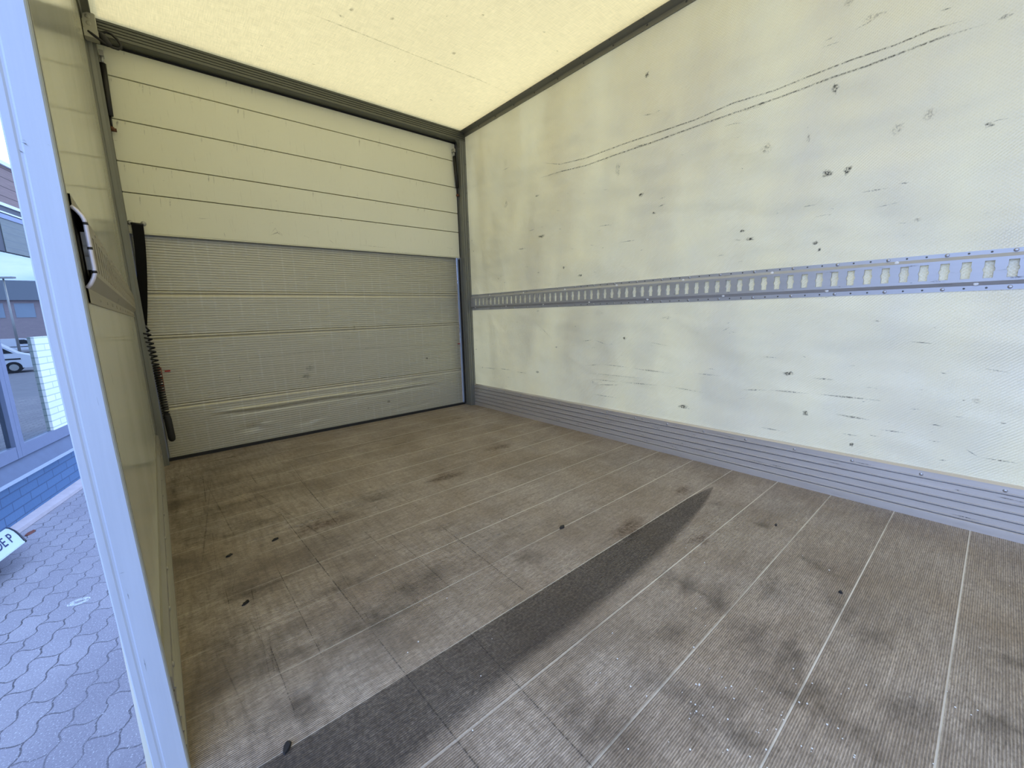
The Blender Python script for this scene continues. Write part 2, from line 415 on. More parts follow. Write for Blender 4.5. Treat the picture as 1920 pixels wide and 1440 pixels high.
def paving_mat():
    t = NT('wavy_block_paving'); v0 = t.obj((1, 1, 1), rot=(0, 0, radians(-75))); p = t.xyz(v0)
    u, q = p[0], p[1]
    n0 = t.noise(v0, 9, 2)
    qv = t.math('ADD', q, t.math('MULTIPLY', t.math('SINE', t.math('MULTIPLY', u, 2*pi/0.112)), 0.0085))
    uu = t.math('ADD', u, t.math('MULTIPLY', t.math('SINE', t.math('MULTIPLY', q, 2*pi/0.112)), 0.0085))
    qv = t.math('MULTIPLY_ADD', t.noise(v0, 14, 3), 0.022, qv); uu = t.math('MULTIPLY_ADD', n0, 0.03, uu)
    cb = t.n('ShaderNodeCombineXYZ'); t.l(uu, cb.inputs[0]); t.l(qv, cb.inputs[1])
    br = t.n('ShaderNodeTexBrick'); t.l(cb.outputs[0], br.inputs['Vector'])
    br.offset = 0.5; br.inputs['Scale'].default_value = 1.0
    br.inputs['Brick Width'].default_value = 0.224; br.inputs['Row Height'].default_value = 0.112
    br.inputs['Mortar Size'].default_value = 0.004; br.inputs['Mortar Smooth'].default_value = 0.3
    br.inputs['Color1'].default_value = (0.275, 0.265, 0.285, 1); br.inputs['Color2'].default_value = (0.325, 0.312, 0.325, 1)
    br.inputs['Mortar'].default_value = (0.065, 0.06, 0.06, 1)
    c = t.mix(t.ramp(t.noise(v0, 2.0, 4), [(0.35, 0.0), (0.65, 0.6)]), br.outputs['Color'], (0.20, 0.19, 0.215))
    ag = t.noise(v0, 130, 4, 0.8)
    c = t.mix(t.ramp(ag, [(0.57, 0.0), (0.66, 0.8)]), c, (0.68, 0.68, 0.68))
    c = t.mix(t.ramp(ag, [(0.33, 0.6), (0.43, 0.0)]), c, (0.10, 0.09, 0.10))
    bm = t.bump(br.outputs['Fac'], -0.5, 0.004)
    bm = t.bump(ag, 0.3, 0.003, bm)
    return t.done(t.bsdf(c, 0.75, 0, bm, 0.3))
M['paving'] = paving_mat()
M['asphalt'] = plain('asphalt', (0.22, 0.215, 0.235), 0.85, 0, 0.25, 3, bump=0.3)
M['concrete'] = plain('concrete_apron', (0.42, 0.37, 0.36), 0.9, 0, 0.2, 14, bump=0.4)

def brick_mat(name, col1, col2, mortar, wd=0.25, h=0.077, msz=0.006):
    t = NT(name); p = t.xyz(t.obj())
    cb = t.n('ShaderNodeCombineXYZ'); t.l(p[0], cb.inputs[0]); t.l(p[2], cb.inputs[1])
    br = t.n('ShaderNodeTexBrick'); t.l(cb.outputs[0], br.inputs['Vector']); br.offset = 0.5
    br.inputs['Scale'].default_value = 1.0; br.inputs['Brick Width'].default_value = wd; br.inputs['Row Height'].default_value = h
    br.inputs['Mortar Size'].default_value = msz; br.inputs['Mortar Smooth'].default_value = 0.4
    br.inputs['Color1'].default_value = (*col1, 1); br.inputs['Color2'].default_value = (*col2, 1); br.inputs['Mortar'].default_value = (*mortar, 1)
    bm = t.bump(br.outputs['Fac'], -0.8, 0.006); bm = t.bump(t.noise(t.obj(), 40, 4), 0.5, 0.004, bm)
    return t.done(t.bsdf(br.outputs['Color'], 0.6, 0, bm, 0.4))
M['blue_brick'] = brick_mat('blue_painted_brick', (0.065, 0.135, 0.24), (0.08, 0.155, 0.265), (0.04, 0.08, 0.15))
M['white_brick'] = brick_mat('white_painted_brick', (0.78, 0.80, 0.72), (0.70, 0.74, 0.68), (0.45, 0.52, 0.47), 0.55, 0.062, 0.006)
M['frame_paint'] = plain('grey_blue_frame', (0.16, 0.19, 0.26), 0.4, 0.1, 0.1)
M['sill_slate'] = plain('slate_sill', (0.075, 0.10, 0.15), 0.6, 0, 0.2, 10)
M['sill_edge'] = plain('sill_edge', (0.34, 0.40, 0.46), 0.5, 0, 0.1)
M['dark_band'] = plain('dark_band', (0.025, 0.028, 0.032), 0.5)
M['pale_strip'] = plain('pale_strip', (0.62, 0.66, 0.68), 0.5, 0, 0.06)
def wood():
    t = NT('weathered_boards'); p = t.xyz(t.obj())
    c = t.mix(t.noise(t.obj((1.2, 1, 26)), 5, 5, 0.7), (0.13, 0.085, 0.065), (0.30, 0.215, 0.18))
    g = t.math('LESS_THAN', t.math('FRACT', t.math('DIVIDE', p[2], 0.085)), 0.06)
    c = t.mix(g, c, (0.04, 0.025, 0.02))
    return t.done(t.bsdf(c, 0.8, 0))
M['wood'] = wood()
def blind():
    t = NT('grey_slat_blind'); p = t.xyz(t.obj())
    c = t.mix(t.noise(t.obj((2, 1, 12)), 4, 4), (0.11, 0.125, 0.105), (0.17, 0.19, 0.16))
    g = t.math('LESS_THAN', t.math('FRACT', t.math('DIVIDE', p[2], 0.062)), 0.07)
    return t.done(t.bsdf(t.mix(g, c, (0.10, 0.12, 0.12)), 0.6))
M['blind'] = blind()
def glass():
    t = NT('coated_window_glass')
    g = t.n('ShaderNodeBsdfGlossy'); g.inputs['Color'].default_value = (0.62, 0.68, 0.68, 1); g.inputs['Roughness'].default_value = 0.0
    tr = t.n('ShaderNodeBsdfTransparent'); tr.inputs['Color'].default_value = (0.75, 0.85, 0.82, 1)
    fr = t.n('ShaderNodeFresnel'); fr.inputs['IOR'].default_value = 2.1
    mx = t.n('ShaderNodeMixShader')
    t.l(t.math('ADD', fr.outputs[0], 0.34), mx.inputs[0]); t.l(tr.outputs[0], mx.inputs[1]); t.l(g.outputs[0], mx.inputs[2])
    return t.done(mx.outputs[0])
M['glass'] = glass()
def tube_light():
    t = NT('lit_tube'); e = t.n('ShaderNodeEmission'); e.inputs[0].default_value = (1.0, 0.93, 0.6, 1); e.inputs[1].default_value = 6.0
    return t.done(e.outputs[0])
M['tube'] = tube_light()
M['dark_room'] = plain('dim_room', (0.05, 0.055, 0.06), 0.8)
M['van_white'] = plain('white_van_paint', (0.72, 0.74, 0.78), 0.3, 0, 0.03)
M['tyre'] = plain('tyre', (0.02, 0.02, 0.022), 0.8)
M['car_glass'] = plain('car_glass', (0.03, 0.035, 0.04), 0.1)
M['magenta'] = plain('red_stripe', (0.55, 0.08, 0.12), 0.4)
M['pink_brick'] = brick_mat('far_brick', (0.42, 0.33, 0.34), (0.46, 0.36, 0.36), (0.36, 0.30, 0.30), 0.5, 0.16, 0.01)
M['far_roof'] = plain('far_roof', (0.16, 0.18, 0.21), 0.7)
M['far_glass'] = plain('far_glass', (0.35, 0.42, 0.50), 0.3)
M['sign_white'] = plain('sign_white', (0.62, 0.72, 0.72), 0.45, 0, 0.05)
M['sign_text'] = plain('sign_navy', (0.03, 0.04, 0.10), 0.5, 0, 0.05)
M['leaf'] = plain('dead_leaf', (0.16, 0.05, 0.03), 0.8, 0, 0.3)
M['grit'] = plain('white_grit', (0.75, 0.74, 0.68), 0.7)

# ================================================================== setting: truck box shell
# ---- floor, with stains and wear lying on it
b = MB(); b.box(-0.075, 2.10, YF, 0.16, -0.12, 0.0)
UPV = (0, 0, 0.0006)
def F(px, py): return on(2, 0.0, px, py)
# long dark tapered streak bounded by a board joint
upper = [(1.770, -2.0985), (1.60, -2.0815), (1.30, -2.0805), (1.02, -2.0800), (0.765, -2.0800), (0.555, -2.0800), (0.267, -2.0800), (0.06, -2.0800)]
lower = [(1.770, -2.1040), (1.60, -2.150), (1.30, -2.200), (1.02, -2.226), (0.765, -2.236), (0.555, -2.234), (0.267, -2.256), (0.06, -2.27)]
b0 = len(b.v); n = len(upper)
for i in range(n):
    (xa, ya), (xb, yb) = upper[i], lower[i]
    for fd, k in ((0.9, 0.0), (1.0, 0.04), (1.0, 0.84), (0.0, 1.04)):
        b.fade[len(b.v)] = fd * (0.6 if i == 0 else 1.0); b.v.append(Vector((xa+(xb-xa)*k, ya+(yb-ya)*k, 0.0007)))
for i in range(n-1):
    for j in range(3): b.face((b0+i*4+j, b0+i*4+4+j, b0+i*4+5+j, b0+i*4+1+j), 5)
def streak(pts, wd, mi=1, k=1.0): b.ribbon([F(*p) for p in pts], wd, (0, 0, 0.0006 + 0.00005*len(b.f) % 0.0004), mi)
streak([(512, 874), (600, 852), (700, 829), (790, 808), (876, 790)], 0.030)
streak([(560, 868), (640, 846), (720, 826)], 0.022)
streak([(630, 812), (690, 800), (740, 792)], 0.014)
streak([(780, 892), (830, 880), (876, 865)], 0.022)
streak([(785, 908), (840, 897), (900, 876)], 0.05)
streak([(945, 949), (985, 934), (1022, 915)], 0.022)
streak([(610, 941), (640, 933), (665, 924)], 0.06)
streak([(800, 1004), (830, 990), (860, 975)], 0.07)
streak([(330, 890), (365, 880), (400, 874)], 0.05)
streak([(335, 870), (326, 905), (330, 960), (338, 1010)], 0.05)
for (x, y, a, c, mi) in [(850, 786, .09, .025, 1), (750, 832, .06, .03, 1), (940, 838, .10, .04, 4), (700, 932, .10, .05, 1),
        (990, 1043, .06, .05, 1), (780, 1095, .10, .05, 1), (1345, 1133, .07, .05, 1), (1455, 1103, .07, .05, 1), (1310, 1012, .05, .03, 4), (1570, 1140, .05, .04, 1),
        (1410, 1190, .08, .05, 1), (1480, 1222, .07, .04, 1), (1290, 1100, .05, .04, 1), (1250, 1085, .05, .03, 1), (1260, 1185, .05, .03, 1), (1530, 1060, .03, .05, 1),
        (1560, 1350, .05, .09, 1), (1330, 1340, .07, .10, 1), (1640, 1190, .05, .04, 1), (1700, 1330, .06, .06, 1), (1120, 1350, .07, .09, 1), (1500, 1290, .05, .07, 1),
        (1345, 945, .03, .03, 1), (1280, 920, .05, .03, 4), (1430, 985, .03, .03, 1), (400, 955, .14, .05, 1), (470, 985, .12, .06, 1), (380, 1010, .09, .07, 1),
        (640, 1100, .10, .05, 1), (470, 1110, .10, .05, 1), (420, 1200, .08, .05, 1), (700, 1165, .10, .04, 1), (520, 1240, .10, .04, 1), (560, 1330, .06, .05, 1), (1180, 990, .08, .05, 4),
        (830, 895, .10, .05, 4), (420, 860, .10, .02, 4), (600, 985, .10, .05, 4), (1870, 1360, .05, .05, 1), (1900, 1240, .03, .05, 1)]:
    b.blob(F(x, y), (a*1.15, 0, 0), (a*0.25*random.uniform(-1, 1), c*1.1, 0), (0, 0, 0.00045), mi, n=18, jit=0.42, core=0.3)
# dark lines where sheets meet, running along the truck, and scratches
def line(x0, y0, x1, y1, wd, mi=2):
    n = 12; b.ribbon([(x0+(x1-x0)*i/n, y0+(y1-y0)*i/n, 0) for i in range(n+1)], wd, (0, 0, 0.0011), mi)
line(0.322, -1.0, 0.345, -1.9, 0.0038); line(0.345, -1.9, 0.358, -2.40, 0.0035); line(0.74, -1.55, 0.72, -2.08, 0.0032); line(0.52, -2.05, 0.50, -2.5, 0.003); line(0.75, -1.1, 0.74, -1.55, 0.004, 1)
for k in range(34):
    x = random.uniform(0.04, 0.62)**1.0; y = random.uniform(-2.2, -0.25); L = random.uniform(0.08, 0.5)
    line(x, y, x + random.uniform(-0.03, 0.03), y - L, random.uniform(0.002, 0.0035), random.choice([2, 1, 1, 1]))
for k in range(14):
    x = random.uniform(0.1, 0.9); y = random.uniform(-2.0, -0.7); L = random.uniform(0.1, 0.4)
    n_ = 8; b.ribbon([(x+L*i/n_, y+random.uniform(-.003, .003), 0) for i in range(n_+1)], random.uniform(0.008, 0.02), (0, 0, 0.0012), 3)
line(0.13, -0.45, 0.16, -1.15, 0.006, 1); line(0.16, -0.35, 0.05, -1.3, 0.006, 1); line(0.22, -0.35, 0.42, -1.5, 0.006, 1); line(0.10, -0.30, 0.36, -1.2, 0.006, 1)
for k in range(60):
    x = random.uniform(0.3, 1.9); y = random.uniform(-2.8, -0.2); L = random.uniform(0.02, 0.07)
    n_ = 4; b.ribbon([(x+L*i/n_, y, 0) for i in range(n_+1)], random.uniform(0.004, 0.008), (0, 0, 0.0010), 1)
fl = b.build('floor', [M['floor'], M['stain'], M['scuff'], M['wear'], M['rust'], M['darker']])
tag(fl, 'brown ribbed plywood load floor with pale board joints and dark stains', 'floor', kind='structure')

# ---- right wall, with its scuff marks
b = MB(); b.add([(W, YF, -0.02), (W, 0.10, -0.02), (W, 0.10, 2.20), (W, YF, 2.20), (W+0.03, YF, -0.02), (W+0.03, 0.10, -0.02), (W+0.03, 0.10, 2.20), (W+0.03, YF, 2.20)],
      [(0, 1, 2, 3)[::-1], (0, 4, 5, 1), (1, 5, 6, 2), (2, 6, 7, 3), (3, 7, 4, 0)])
OFF = (-0.0006, 0, 0)
def Rw(px, py): return on(0, W, px, py)
def sc(pts, wd, mi=1): b.ribbon([Rw(*p) for p in pts], wd*0.72, OFF, mi)
sc([(1010,305),(1050,308),(1100,296),(1172,269),(1241,246),(1305,224),(1373,194),(1454,169),(1510,146),(1595,113),(1680,84),(1749,55),(1822,34)], 0.010)
sc([(1000,338),(1050,322),(1100,310),(1155,290),(1220,268),(1305,237),(1373,213),(1429,194),(1493,171),(1561,145),(1625,124),(1698,96),(1766,70),(1860,41)], 0.012)
sc([(1190,275),(1205,272),(1222,267)], 0.016); sc([(1415,199),(1429,194),(1440,190)], 0.02)
sc([(1866,40),(1886,31),(1904,24)], 0.022); sc([(1370,214),(1400,206),(1440,197)], 0.010, 2)
sc([(1355,238),(1375,232),(1400,229)], 0.006)
for (x0,y0,x1,y1,wd) in [(1000,371,1014,364,.010),(970,468,988,465,.018),(990,434,1004,429,.008),(1205,217,1224,213,.012),(1228,212,1240,205,.008),
        (1610,362,1668,352,.010),(1684,345,1707,342,.010),(1232,389,1250,381,.010),(1158,455,1200,449,.008),(1120,425,1150,420,.008),(1500,389,1534,383,.007),
        (940,321,958,312,.008),(1520,409,1560,400,.004),(1091,640,1113,637,.010),(1113,637,1140,647,.010),(1094,686,1127,683,.008),(1127,683,1182,689,.010),
        (905,689,935,692,.012),(935,691,960,694,.012),(965,697,991,700,.008),(1111,711,1160,716,.010),(1160,716,1240,723,.010),(1111,711,1112,721,.006),(1112,721,1170,722,.010),
        (1104,738,1164,747,.009),(1523,709,1566,712,.014),(1390,731,1440,731,.012),(1440,731,1520,738,.012),(1520,738,1655,751,.012),(1562,776,1636,788,.016),(1575,812,1612,818,.008),
        (1810,842,1835,857,.006),(1833,857,1918,870,.008),(1645,805,1702,812,.008),(1352,622,1371,612,.006),(1360,608,1374,602,.006),(1080,697,1230,712,.006),(1240,722,1330,738,.006),
        (1270,763,1300,767,.018),(1180,690,1260,700,.012),(1300,700,1355,705,.010),(1420,800,1470,809,.008),(1530,560,1560,556,.006),(1637,602,1650,602,.012),
        (1640,390,1690,378,.006),(1760,22,1790,12,.008),(1545,78,1570,66,.008),(1600,58,1650,30,.008),(1540,90,1580,76,.006),(1700,640,1760,645,.006),(1420,668,1470,672,.006),
        (1840,690,1900,700,.006),(1330,830,1380,838,.006),(1210,640,1260,650,.005),(1000,600,1040,640,.004)]:
    sc([(x0,y0),((x0+x1)/2,(y0+y1)/2),(x1,y1)], wd)
for (x,y,a,c,mi) in [(1015,443,.030,.010,1),(949,383,.022,.028,2),(1007,367,.012,.006,1),(1202,365,.014,.010,1),(1226,399,.010,.006,1),(1566,166,.012,.020,1),(1681,242,.020,.020,2),
        (1158,318,.022,.035,2),(1437,279,.025,.022,2),(1516,259,.010,.016,2),(1552,325,.018,.016,1),(1588,320,.014,.018,1),(1855,235,.012,.008,1),(1719,413,.012,.010,2),(1391,433,.012,.008,1),
        (1405,448,.020,.008,1),(1213,140,.012,.018,1),(1057,502,.016,.008,1),(1010,511,.008,.005,1),(1088,516,.016,.010,1),(1171,634,.012,.008,1),(1043,651,.010,.006,1),(1009,583,.014,.008,2),
        (1529,455,.010,.008,1),(1536,468,.008,.008,1),(1250,596,.030,.008,2),(1510,775,.012,.012,1),(1597,834,.008,.008,1),(1830,752,.014,.010,2),(1640,30,.03,.01,2),(1745,213,.018,.018,2),
        (1280,762,.03,.010,1),(1590,5,.016,.016,2),(885,451,.006,.006,1),(888,471,.008,.006,1),(893,655,.006,.006,1),(905,689,.008,.006,1),(1008,698,.016,.010,1),(1480,700,.02,.01,1)]:
    b.blob(Rw(x,y), (0,a,0), (0,0,c), OFF, mi, n=10, jit=0.4)
for k in range(120):
    y = random.uniform(-2.9, -0.05); z = random.choice([random.uniform(0.2, 0.78), random.uniform(0.93, 1.5)]); L = random.uniform(0.008, 0.05)
    b.ribbon([(W, y, z), (W, y+L/2, z+random.uniform(-.004,.004)), (W, y+L, z+random.uniform(-.008,.008))], random.uniform(0.002, 0.005), OFF, random.choice([1,1,2]))
wr = b.build('wall_right', [M['grp'], M['scuff'], M['scuff_brown']])
tag(wr, 'cream glass-fibre side wall of the box with black scuffs, right of the rear door', 'wall', kind='structure')

# ---- left wall (rear of the side door), front wall, left wall beyond the opening
b = MB(); b.box(-0.068, XL, YP + 0.0305, 0.05, -0.12, 2.20)
b.box(-0.068, XL, YF, -5.2, -0.12, 2.20); b.box(-0.068, XL, -5.2, YP+0.0305, 2.13, 2.20)  # unseen side left open almost to the front, widened for more daylight
def Lw(px, py): return on(0, XL, px, py)
for pts, wd in [([(133,132),(139,155),(145,182)], .03), ([(193,320),(199,348)], .03), ([(95,215),(97,226)], .02), ([(206,700),(210,712),(213,724)], .02), ([(180,745),(184,760)], .02), ([(205,690),(208,706)],.015)]:
    b.ribbon([Lw(*p) for p in pts], wd, (0.0006, 0, 0), 1)
wl = b.build('wall_left', [M['leftpanel'], M['grime']])
tag(wl, 'narrow olive-cream side panel between the door post and rear door', 'wall', kind='structure')
b = MB(); b.box(-0.068, W+0.03, YF-0.03, YF, -0.12, 2.2)
tag(b.build('wall_front', M['grp']), 'cream bulkhead closing the front of the box', 'wall', kind='structure')

# ---- ceiling: one translucent skin under the open sky, with specks
b = MB(); b.add([(-0.068, YF, ZC), (W+0.03, YF, ZC), (W+0.03, 0.08, ZC), (-0.068, 0.08, ZC)], [(0, 3, 2, 1)])
def Cw(px, py): return on(2, ZC, px, py)
for (x, y, a, c) in [(588,120,.012,.006),(490,85,.008,.006),(852,100,.014,.014),(658,18,.010,.014),(734,35,.010,.014),(905,28,.008,.008),(838,30,.006,.006),(740,115,.008,.008),(808,187,.014,.005),
        (883,200,.018,.005),(880,205,.014,.004),(725,187,.010,.006),(1020,60,.010,.010),(600,150,.006,.006),(545,110,.010,.004),(1045,95,.012,.004),(640,30,.008,.012),(410,70,.008,.004)]:
    r = random.uniform(0, 3); b.blob(Cw(x, y), (a*cos(r), a*sin(r), 0), (-c*sin(r), c*cos(r), 0), (0, 0, -0.0006), 1, n=8, jit=0.5)
b.ribbon([Cw(540,10), Cw(620,40), Cw(700,72), Cw(800,112), Cw(900,150), Cw(962,178)], 0.012, (0, 0, -0.0006), 1)
tag(b.build('ceiling', [M['roof'], M['grime']]), 'glowing translucent cream roof skin of the box', 'ceiling', kind='structure')

# ---- aluminium skirting boards
prof = [(0.0, 0.0), (0.014, 0.0)]
z = 0.010
prof += [(0.014, 0.028)]
for zb in (0.034, 0.063, 0.092, 0.121, 0.150):
    prof += [(0.0125, zb-0.0045), (0.0050, zb-0.0035), (0.0050, zb-0.0005), (0.0128, zb), (0.0152, zb+0.0012), (0.0152, zb+0.0030), (0.0128, zb+0.0040)]
prof += [(0.0125, 0.168), (0.0125, 0.174), (0.004, 0.1815), (0.0, 0.1815)]
def skirting(name, x0, sgn, y0, y1, label, dark):
    b = MB(); b.prism([(x0 + sgn*p, zz) for p, zz in (prof if sgn > 0 else prof)], 1, y0, y1)
    # the prism wants x,z order for axis 1
    for k in range(110):
        y = y1-0.05-(y1-y0-0.1)*random.random(); L = random.uniform(0.01, 0.09); zz = random.choice([0.045, 0.074, 0.103, 0.132, 0.160]) + random.uniform(-.004, .004)
        b.ribbon([(x0+sgn*0.0125, y, zz), (x0+sgn*0.0125, y+L/2, zz), (x0+sgn*0.0125, y+L, zz)], random.uniform(.002, .006), (sgn*0.0006, 0, 0), 1)
    o = b.build(name, [M['alu_dull'] if dark else M['alu_y'], M['scuff']])
    tag(o, label, 'skirting', kind='structure')
    r = MB(); r.dome((0, 0, 0), (sgn, 0, 0), 0.0055, 0.003)
    first = None
    yy = -0.20
    i = 0
    while yy > y0 + 0.05 and i < 22:
        loc = (x0+sgn*0.0125, yy, 0.1605)
        if first is None:
            first = r.build('rivet', M['alu_dull'] if dark else M['rivet']); first.parent = o; first.location = loc
        else:
            c = first.copy(); COL.objects.link(c); c.parent = o; c.location = loc
        yy -= 0.1927; i += 1
    return o
skirting('baseboard_right', W, -1, YF, 0.0, 'ribbed aluminium kick strip along the foot of the right wall', False)
lo = MB(); 
skl = skirting('baseboard_left', XL+0.0, 1, YP+0.032, 0.0, 'dull ribbed kick strip along the foot of the left panel', True)
skl.scale = (1, 1, 1)

# ---- trims
# right ceiling cove
b = MB(); b.prism([(W, 2.096), (W-0.006, 2.096), (W-0.008, 2.117), (W-0.012, 2.119), (W-0.030, 2.1265), (W-0.043, 2.1285), (W-0.043, 2.131), (W-0.043, 2.16), (W, 2.16)], 1, YF, 0.0)
t1 = b.build('trim_1', M['alu_trim']); tag(t1, 'grey aluminium cove with rivets between right wall and roof', 'trim', kind='structure')
r = MB(); r.dome((0, 0, 0), (-1, 0, 0.1), 0.0045, 0.003); first = None
for i in range(14):
    for (x, y, z) in ((W-0.0075, -0.187-0.1962*i, 2.110), (W-0.036, -0.187-0.1962*i+0.001, 2.1275)):
        if first is None: first = r.build('rivet', M['rivet_dark']); o = first
        else: o = first.copy(); COL.objects.link(o)
        o.parent = t1; o.location = (x, y, z)
# rear header with long flutes
pf = [(0.0, 2.066), (0.003, 2.063), (0.10, 2.063), (0.10, 2.16), (0.0, 2.16)]
fl_ = []
for zt in (2.118, 2.105, 2.092, 2.079): fl_ += [(0.0, zt+0.003), (0.004, zt+0.001), (0.004, zt-0.002), (0.0, zt-0.004)]
pf = [(0.0, 2.16)] + fl_ + [(0.0, 2.066), (0.004, 2.062), (0.10, 2.062), (0.10, 2.16)]
b = MB(); b.prism(pf, 0, XL-0.03, W)
t2 = b.build('trim_2', M['alu_x']); tag(t2, 'dark fluted aluminium header above the rear door', 'trim', kind='structure')
# curved gusset in the corner
b = MB(); g = []
for k in range(7):
    a = k/6*pi/2; g.append((1.99-0.055+0.055*sin(a), 2.064-0.085+0.085*cos(a)))
g = [(1.99, 2.064)] + g[::-1] if False else [(1.935, 2.064)] + g[1:] + [(1.995, 1.979), (1.995, 2.064)]
b.prism(g, 1, 0.004, 0.016); b.dome((1.982, 0.004, 2.045), (0, -1, 0), 0.005, 0.003)
gs = b.build('corner_gusset', M['alu_x'], t2)
# right rear upright
pf = [(1.985, 0.0), (1.994, 0.0), (1.996, 0.004), (1.999, 0.004), (2.001, 0.0), (2.014, 0.0), (2.016, 0.004), (2.019, 0.004), (2.021, 0.0), (2.0375, 0.0), (2.0375, 0.12), (1.985, 0.12), (1.985, 0.05), (1.990, 0.05), (1.990, 0.03), (1.985, 0.03)]
b = MB(); b.prism(pf, 2, 0.0, 2.064)
t3 = b.build('trim_3', M['alu_z']); tag(t3, 'fluted grey aluminium upright between rear door and right wall', 'trim', kind='structure')
r = MB(); r.dome((0, 0, 0), (0, -1, 0), 0.0035, 0.002); first = None
for i in range(9):
    if first is None: first = r.build('rivet', M['rivet_dark']); o = first
    else: o = first.copy(); COL.objects.link(o)
    o.parent = t3; o.location = (2.031, 0.0, 0.22+0.21*i)
# left rear upright
b = MB(); pf = [(-0.065, 0.0), (XL+0.001, -0.012), (XL+0.006, -0.012), (XL+0.010, 0.0), (-0.006, 0.012), (0.006, 0.012), (0.006, 0.12), (-0.065, 0.12)]
b.prism(pf, 2, -0.02, 2.064)
t4 = b.build('trim_4', M['alu_z']); tag(t4, 'grey aluminium upright between left panel and rear door', 'trim', kind='structure')
# left ceiling trim
b = MB(); b.prism([(XL, 2.09), (XL+0.006, 2.09), (XL+0.010, 2.112), (XL+0.034, 2.127), (XL+0.037, 2.131), (XL+0.037, 2.16), (XL, 2.16)], 1, YF, 0.0)
tag(b.build('trim_5', M['alu_x']), 'dark aluminium cove between left panel and roof', 'trim', kind='structure')

# ---- door post at the side opening
def lean(z): return 0.0 if z > 0.72 else 0.0155*((0.72-z)/0.72)**1.25
post = thing('door_post', (-0.05, YP, -0.12), 'pale blue-grey aluminium door post at the left edge of the opening', 'post')
zs = [-0.20, -0.05, 0.08, 0.2, 0.35, 0.5, 0.62, 0.75, 1.2, 1.7, 2.12]
pf = [(-0.0722, 0.022), (-0.0722, 0.003), (-0.0705, 0.0), (-0.0635, 0.0), (-0.0612, 0.0006), (-0.0590, 0.0006), (-0.0572, 0.0), (-0.0562, 0.0), (-0.0325, 0.0), (-0.0308, 0.0025), (-0.0305, 0.022)]
b = MB(); n = len(pf); vs = []; fs = []
for z in zs: vs += [(x+lean(z), YP+y, z) for x, y in pf]
for i in range(len(zs)-1):
    for j in range(n): fs.append((i*n+j, i*n+(j+1) % n, i*n+n+(j+1) % n, i*n+n+j))
fs += [tuple(range(n))[::-1], tuple(range((len(zs)-1)*n, len(zs)*n))]
b.add(vs, fs)
def Pp(px, py): return on(1, YP, px, py)
for pts, wd in [([(35,265),(48,270),(56,276)], .0022), ([(34,280),(40,285),(49,289)], .0022), ([(36,264),(46,263),(53,273)], .0008), ([(90,272),(95,274)], .002), ([(222,1075),(230,1073),(236,1071)], .0012),
                ([(268,1228),(272,1245),(276,1262)], .0012), ([(236,1100),(240,1115),(244,1130)], .0010), ([(150,578),(154,583)], .0008)]:
    b.ribbon([Pp(*p) for p in pts], wd, (0, -0.0016, 0), 1)
b.build('post_profile', [M['post'], M['scuff']], post)
b = MB(); vs = []; fs = []
pr = [(-0.034, 0.0225), (-0.034, 0.030), (-0.0302, 0.030), (-0.0298, 0.0295), (-0.0298, 0.0225)]
n = len(pr)
for z in zs: vs += [(x+lean(z)*0.9, YP+y, z) for x, y in pr]
for i in range(len(zs)-1):
    for j in range(n): fs.append((i*n+j, i*n+(j+1) % n, i*n+n+(j+1) % n, i*n+n+j))
fs += [tuple(range(n))[::-1], tuple(range((len(zs)-1)*n, len(zs)*n))]
b.add(vs, fs); b.build('return_flange', M['post_return'], post)

# ================================================================== rear doors
YD = 0.0607
flap = thing('rear_flap_door', (1.0, YD, 1.21), 'cream slatted upper rear door flap of five horizontal slabs', 'door')
seams = [1.2097, 1.4020, 1.5452, 1.7355, 1.9267, 2.054]
for i in range(5):
    z0, z1 = seams[i]+0.0022, seams[i+1]-0.0022
    b = MB(); b.bbox(0.0063, 1.978, YD, YD+0.015, z0, z1, 0.0022)
    if i == 0:
        for pts, wd, mi in [([(508,438),(516,428),(524,440)], .006, 1), ([(520,432),(530,441)], .006, 1), ([(505,442),(520,436),(532,444)], .010, 1), ([(570,442),(580,446)], .006, 1), ([(618,450),(625,456)], .008, 1),
                            ([(665,458),(700,462),(740,466)], .006, 2), ([(366,408),(380,410),(398,409)], .006, 2), ([(838,464),(848,467)], .008, 1), ([(420,436),(422,444)], .008, 1), ([(352,420),(351,432)], .004, 2), ([(690,466),(760,474),(850,482)], .004, 2)]:
            b.ribbon([on(1, YD, *p) for p in pts], wd, (0, -0.0006, 0), mi)
    for k in range(16 if i in (1, 2, 3) else 5):
        # run-off streaks below the joint above
        x = 0.03 + (random.random()**1.6)*1.7; L = random.uniform(0.01, 0.06); wd = random.uniform(.004, .012)
        b.ribbon([(x, YD, z1-0.001), (x, YD, z1-L*0.4), (x, YD, z1-L)], wd, (0, -0.0006, 0), 2, taper=False)
    b.build('panel', [M['slab'], M['scuff'], M['grime']], flap)
b = MB(); b.box(0.0058, 1.9845, YD+0.0135, YD+0.0175, 1.2097, 2.06); b.build('backing_sheet', M['black_gap'], flap)
b = MB(); b.box(0.0068, 1.979, YD, YD+0.016, 1.2065, 1.2112); b.build('bottom_edge', M['slab'], flap)
b = MB(); b.box(0.0068, 1.984, YD-0.0, YD+0.015, 2.0525, 2.0615); b.build('top_hinge_strip', M['black'], flap)

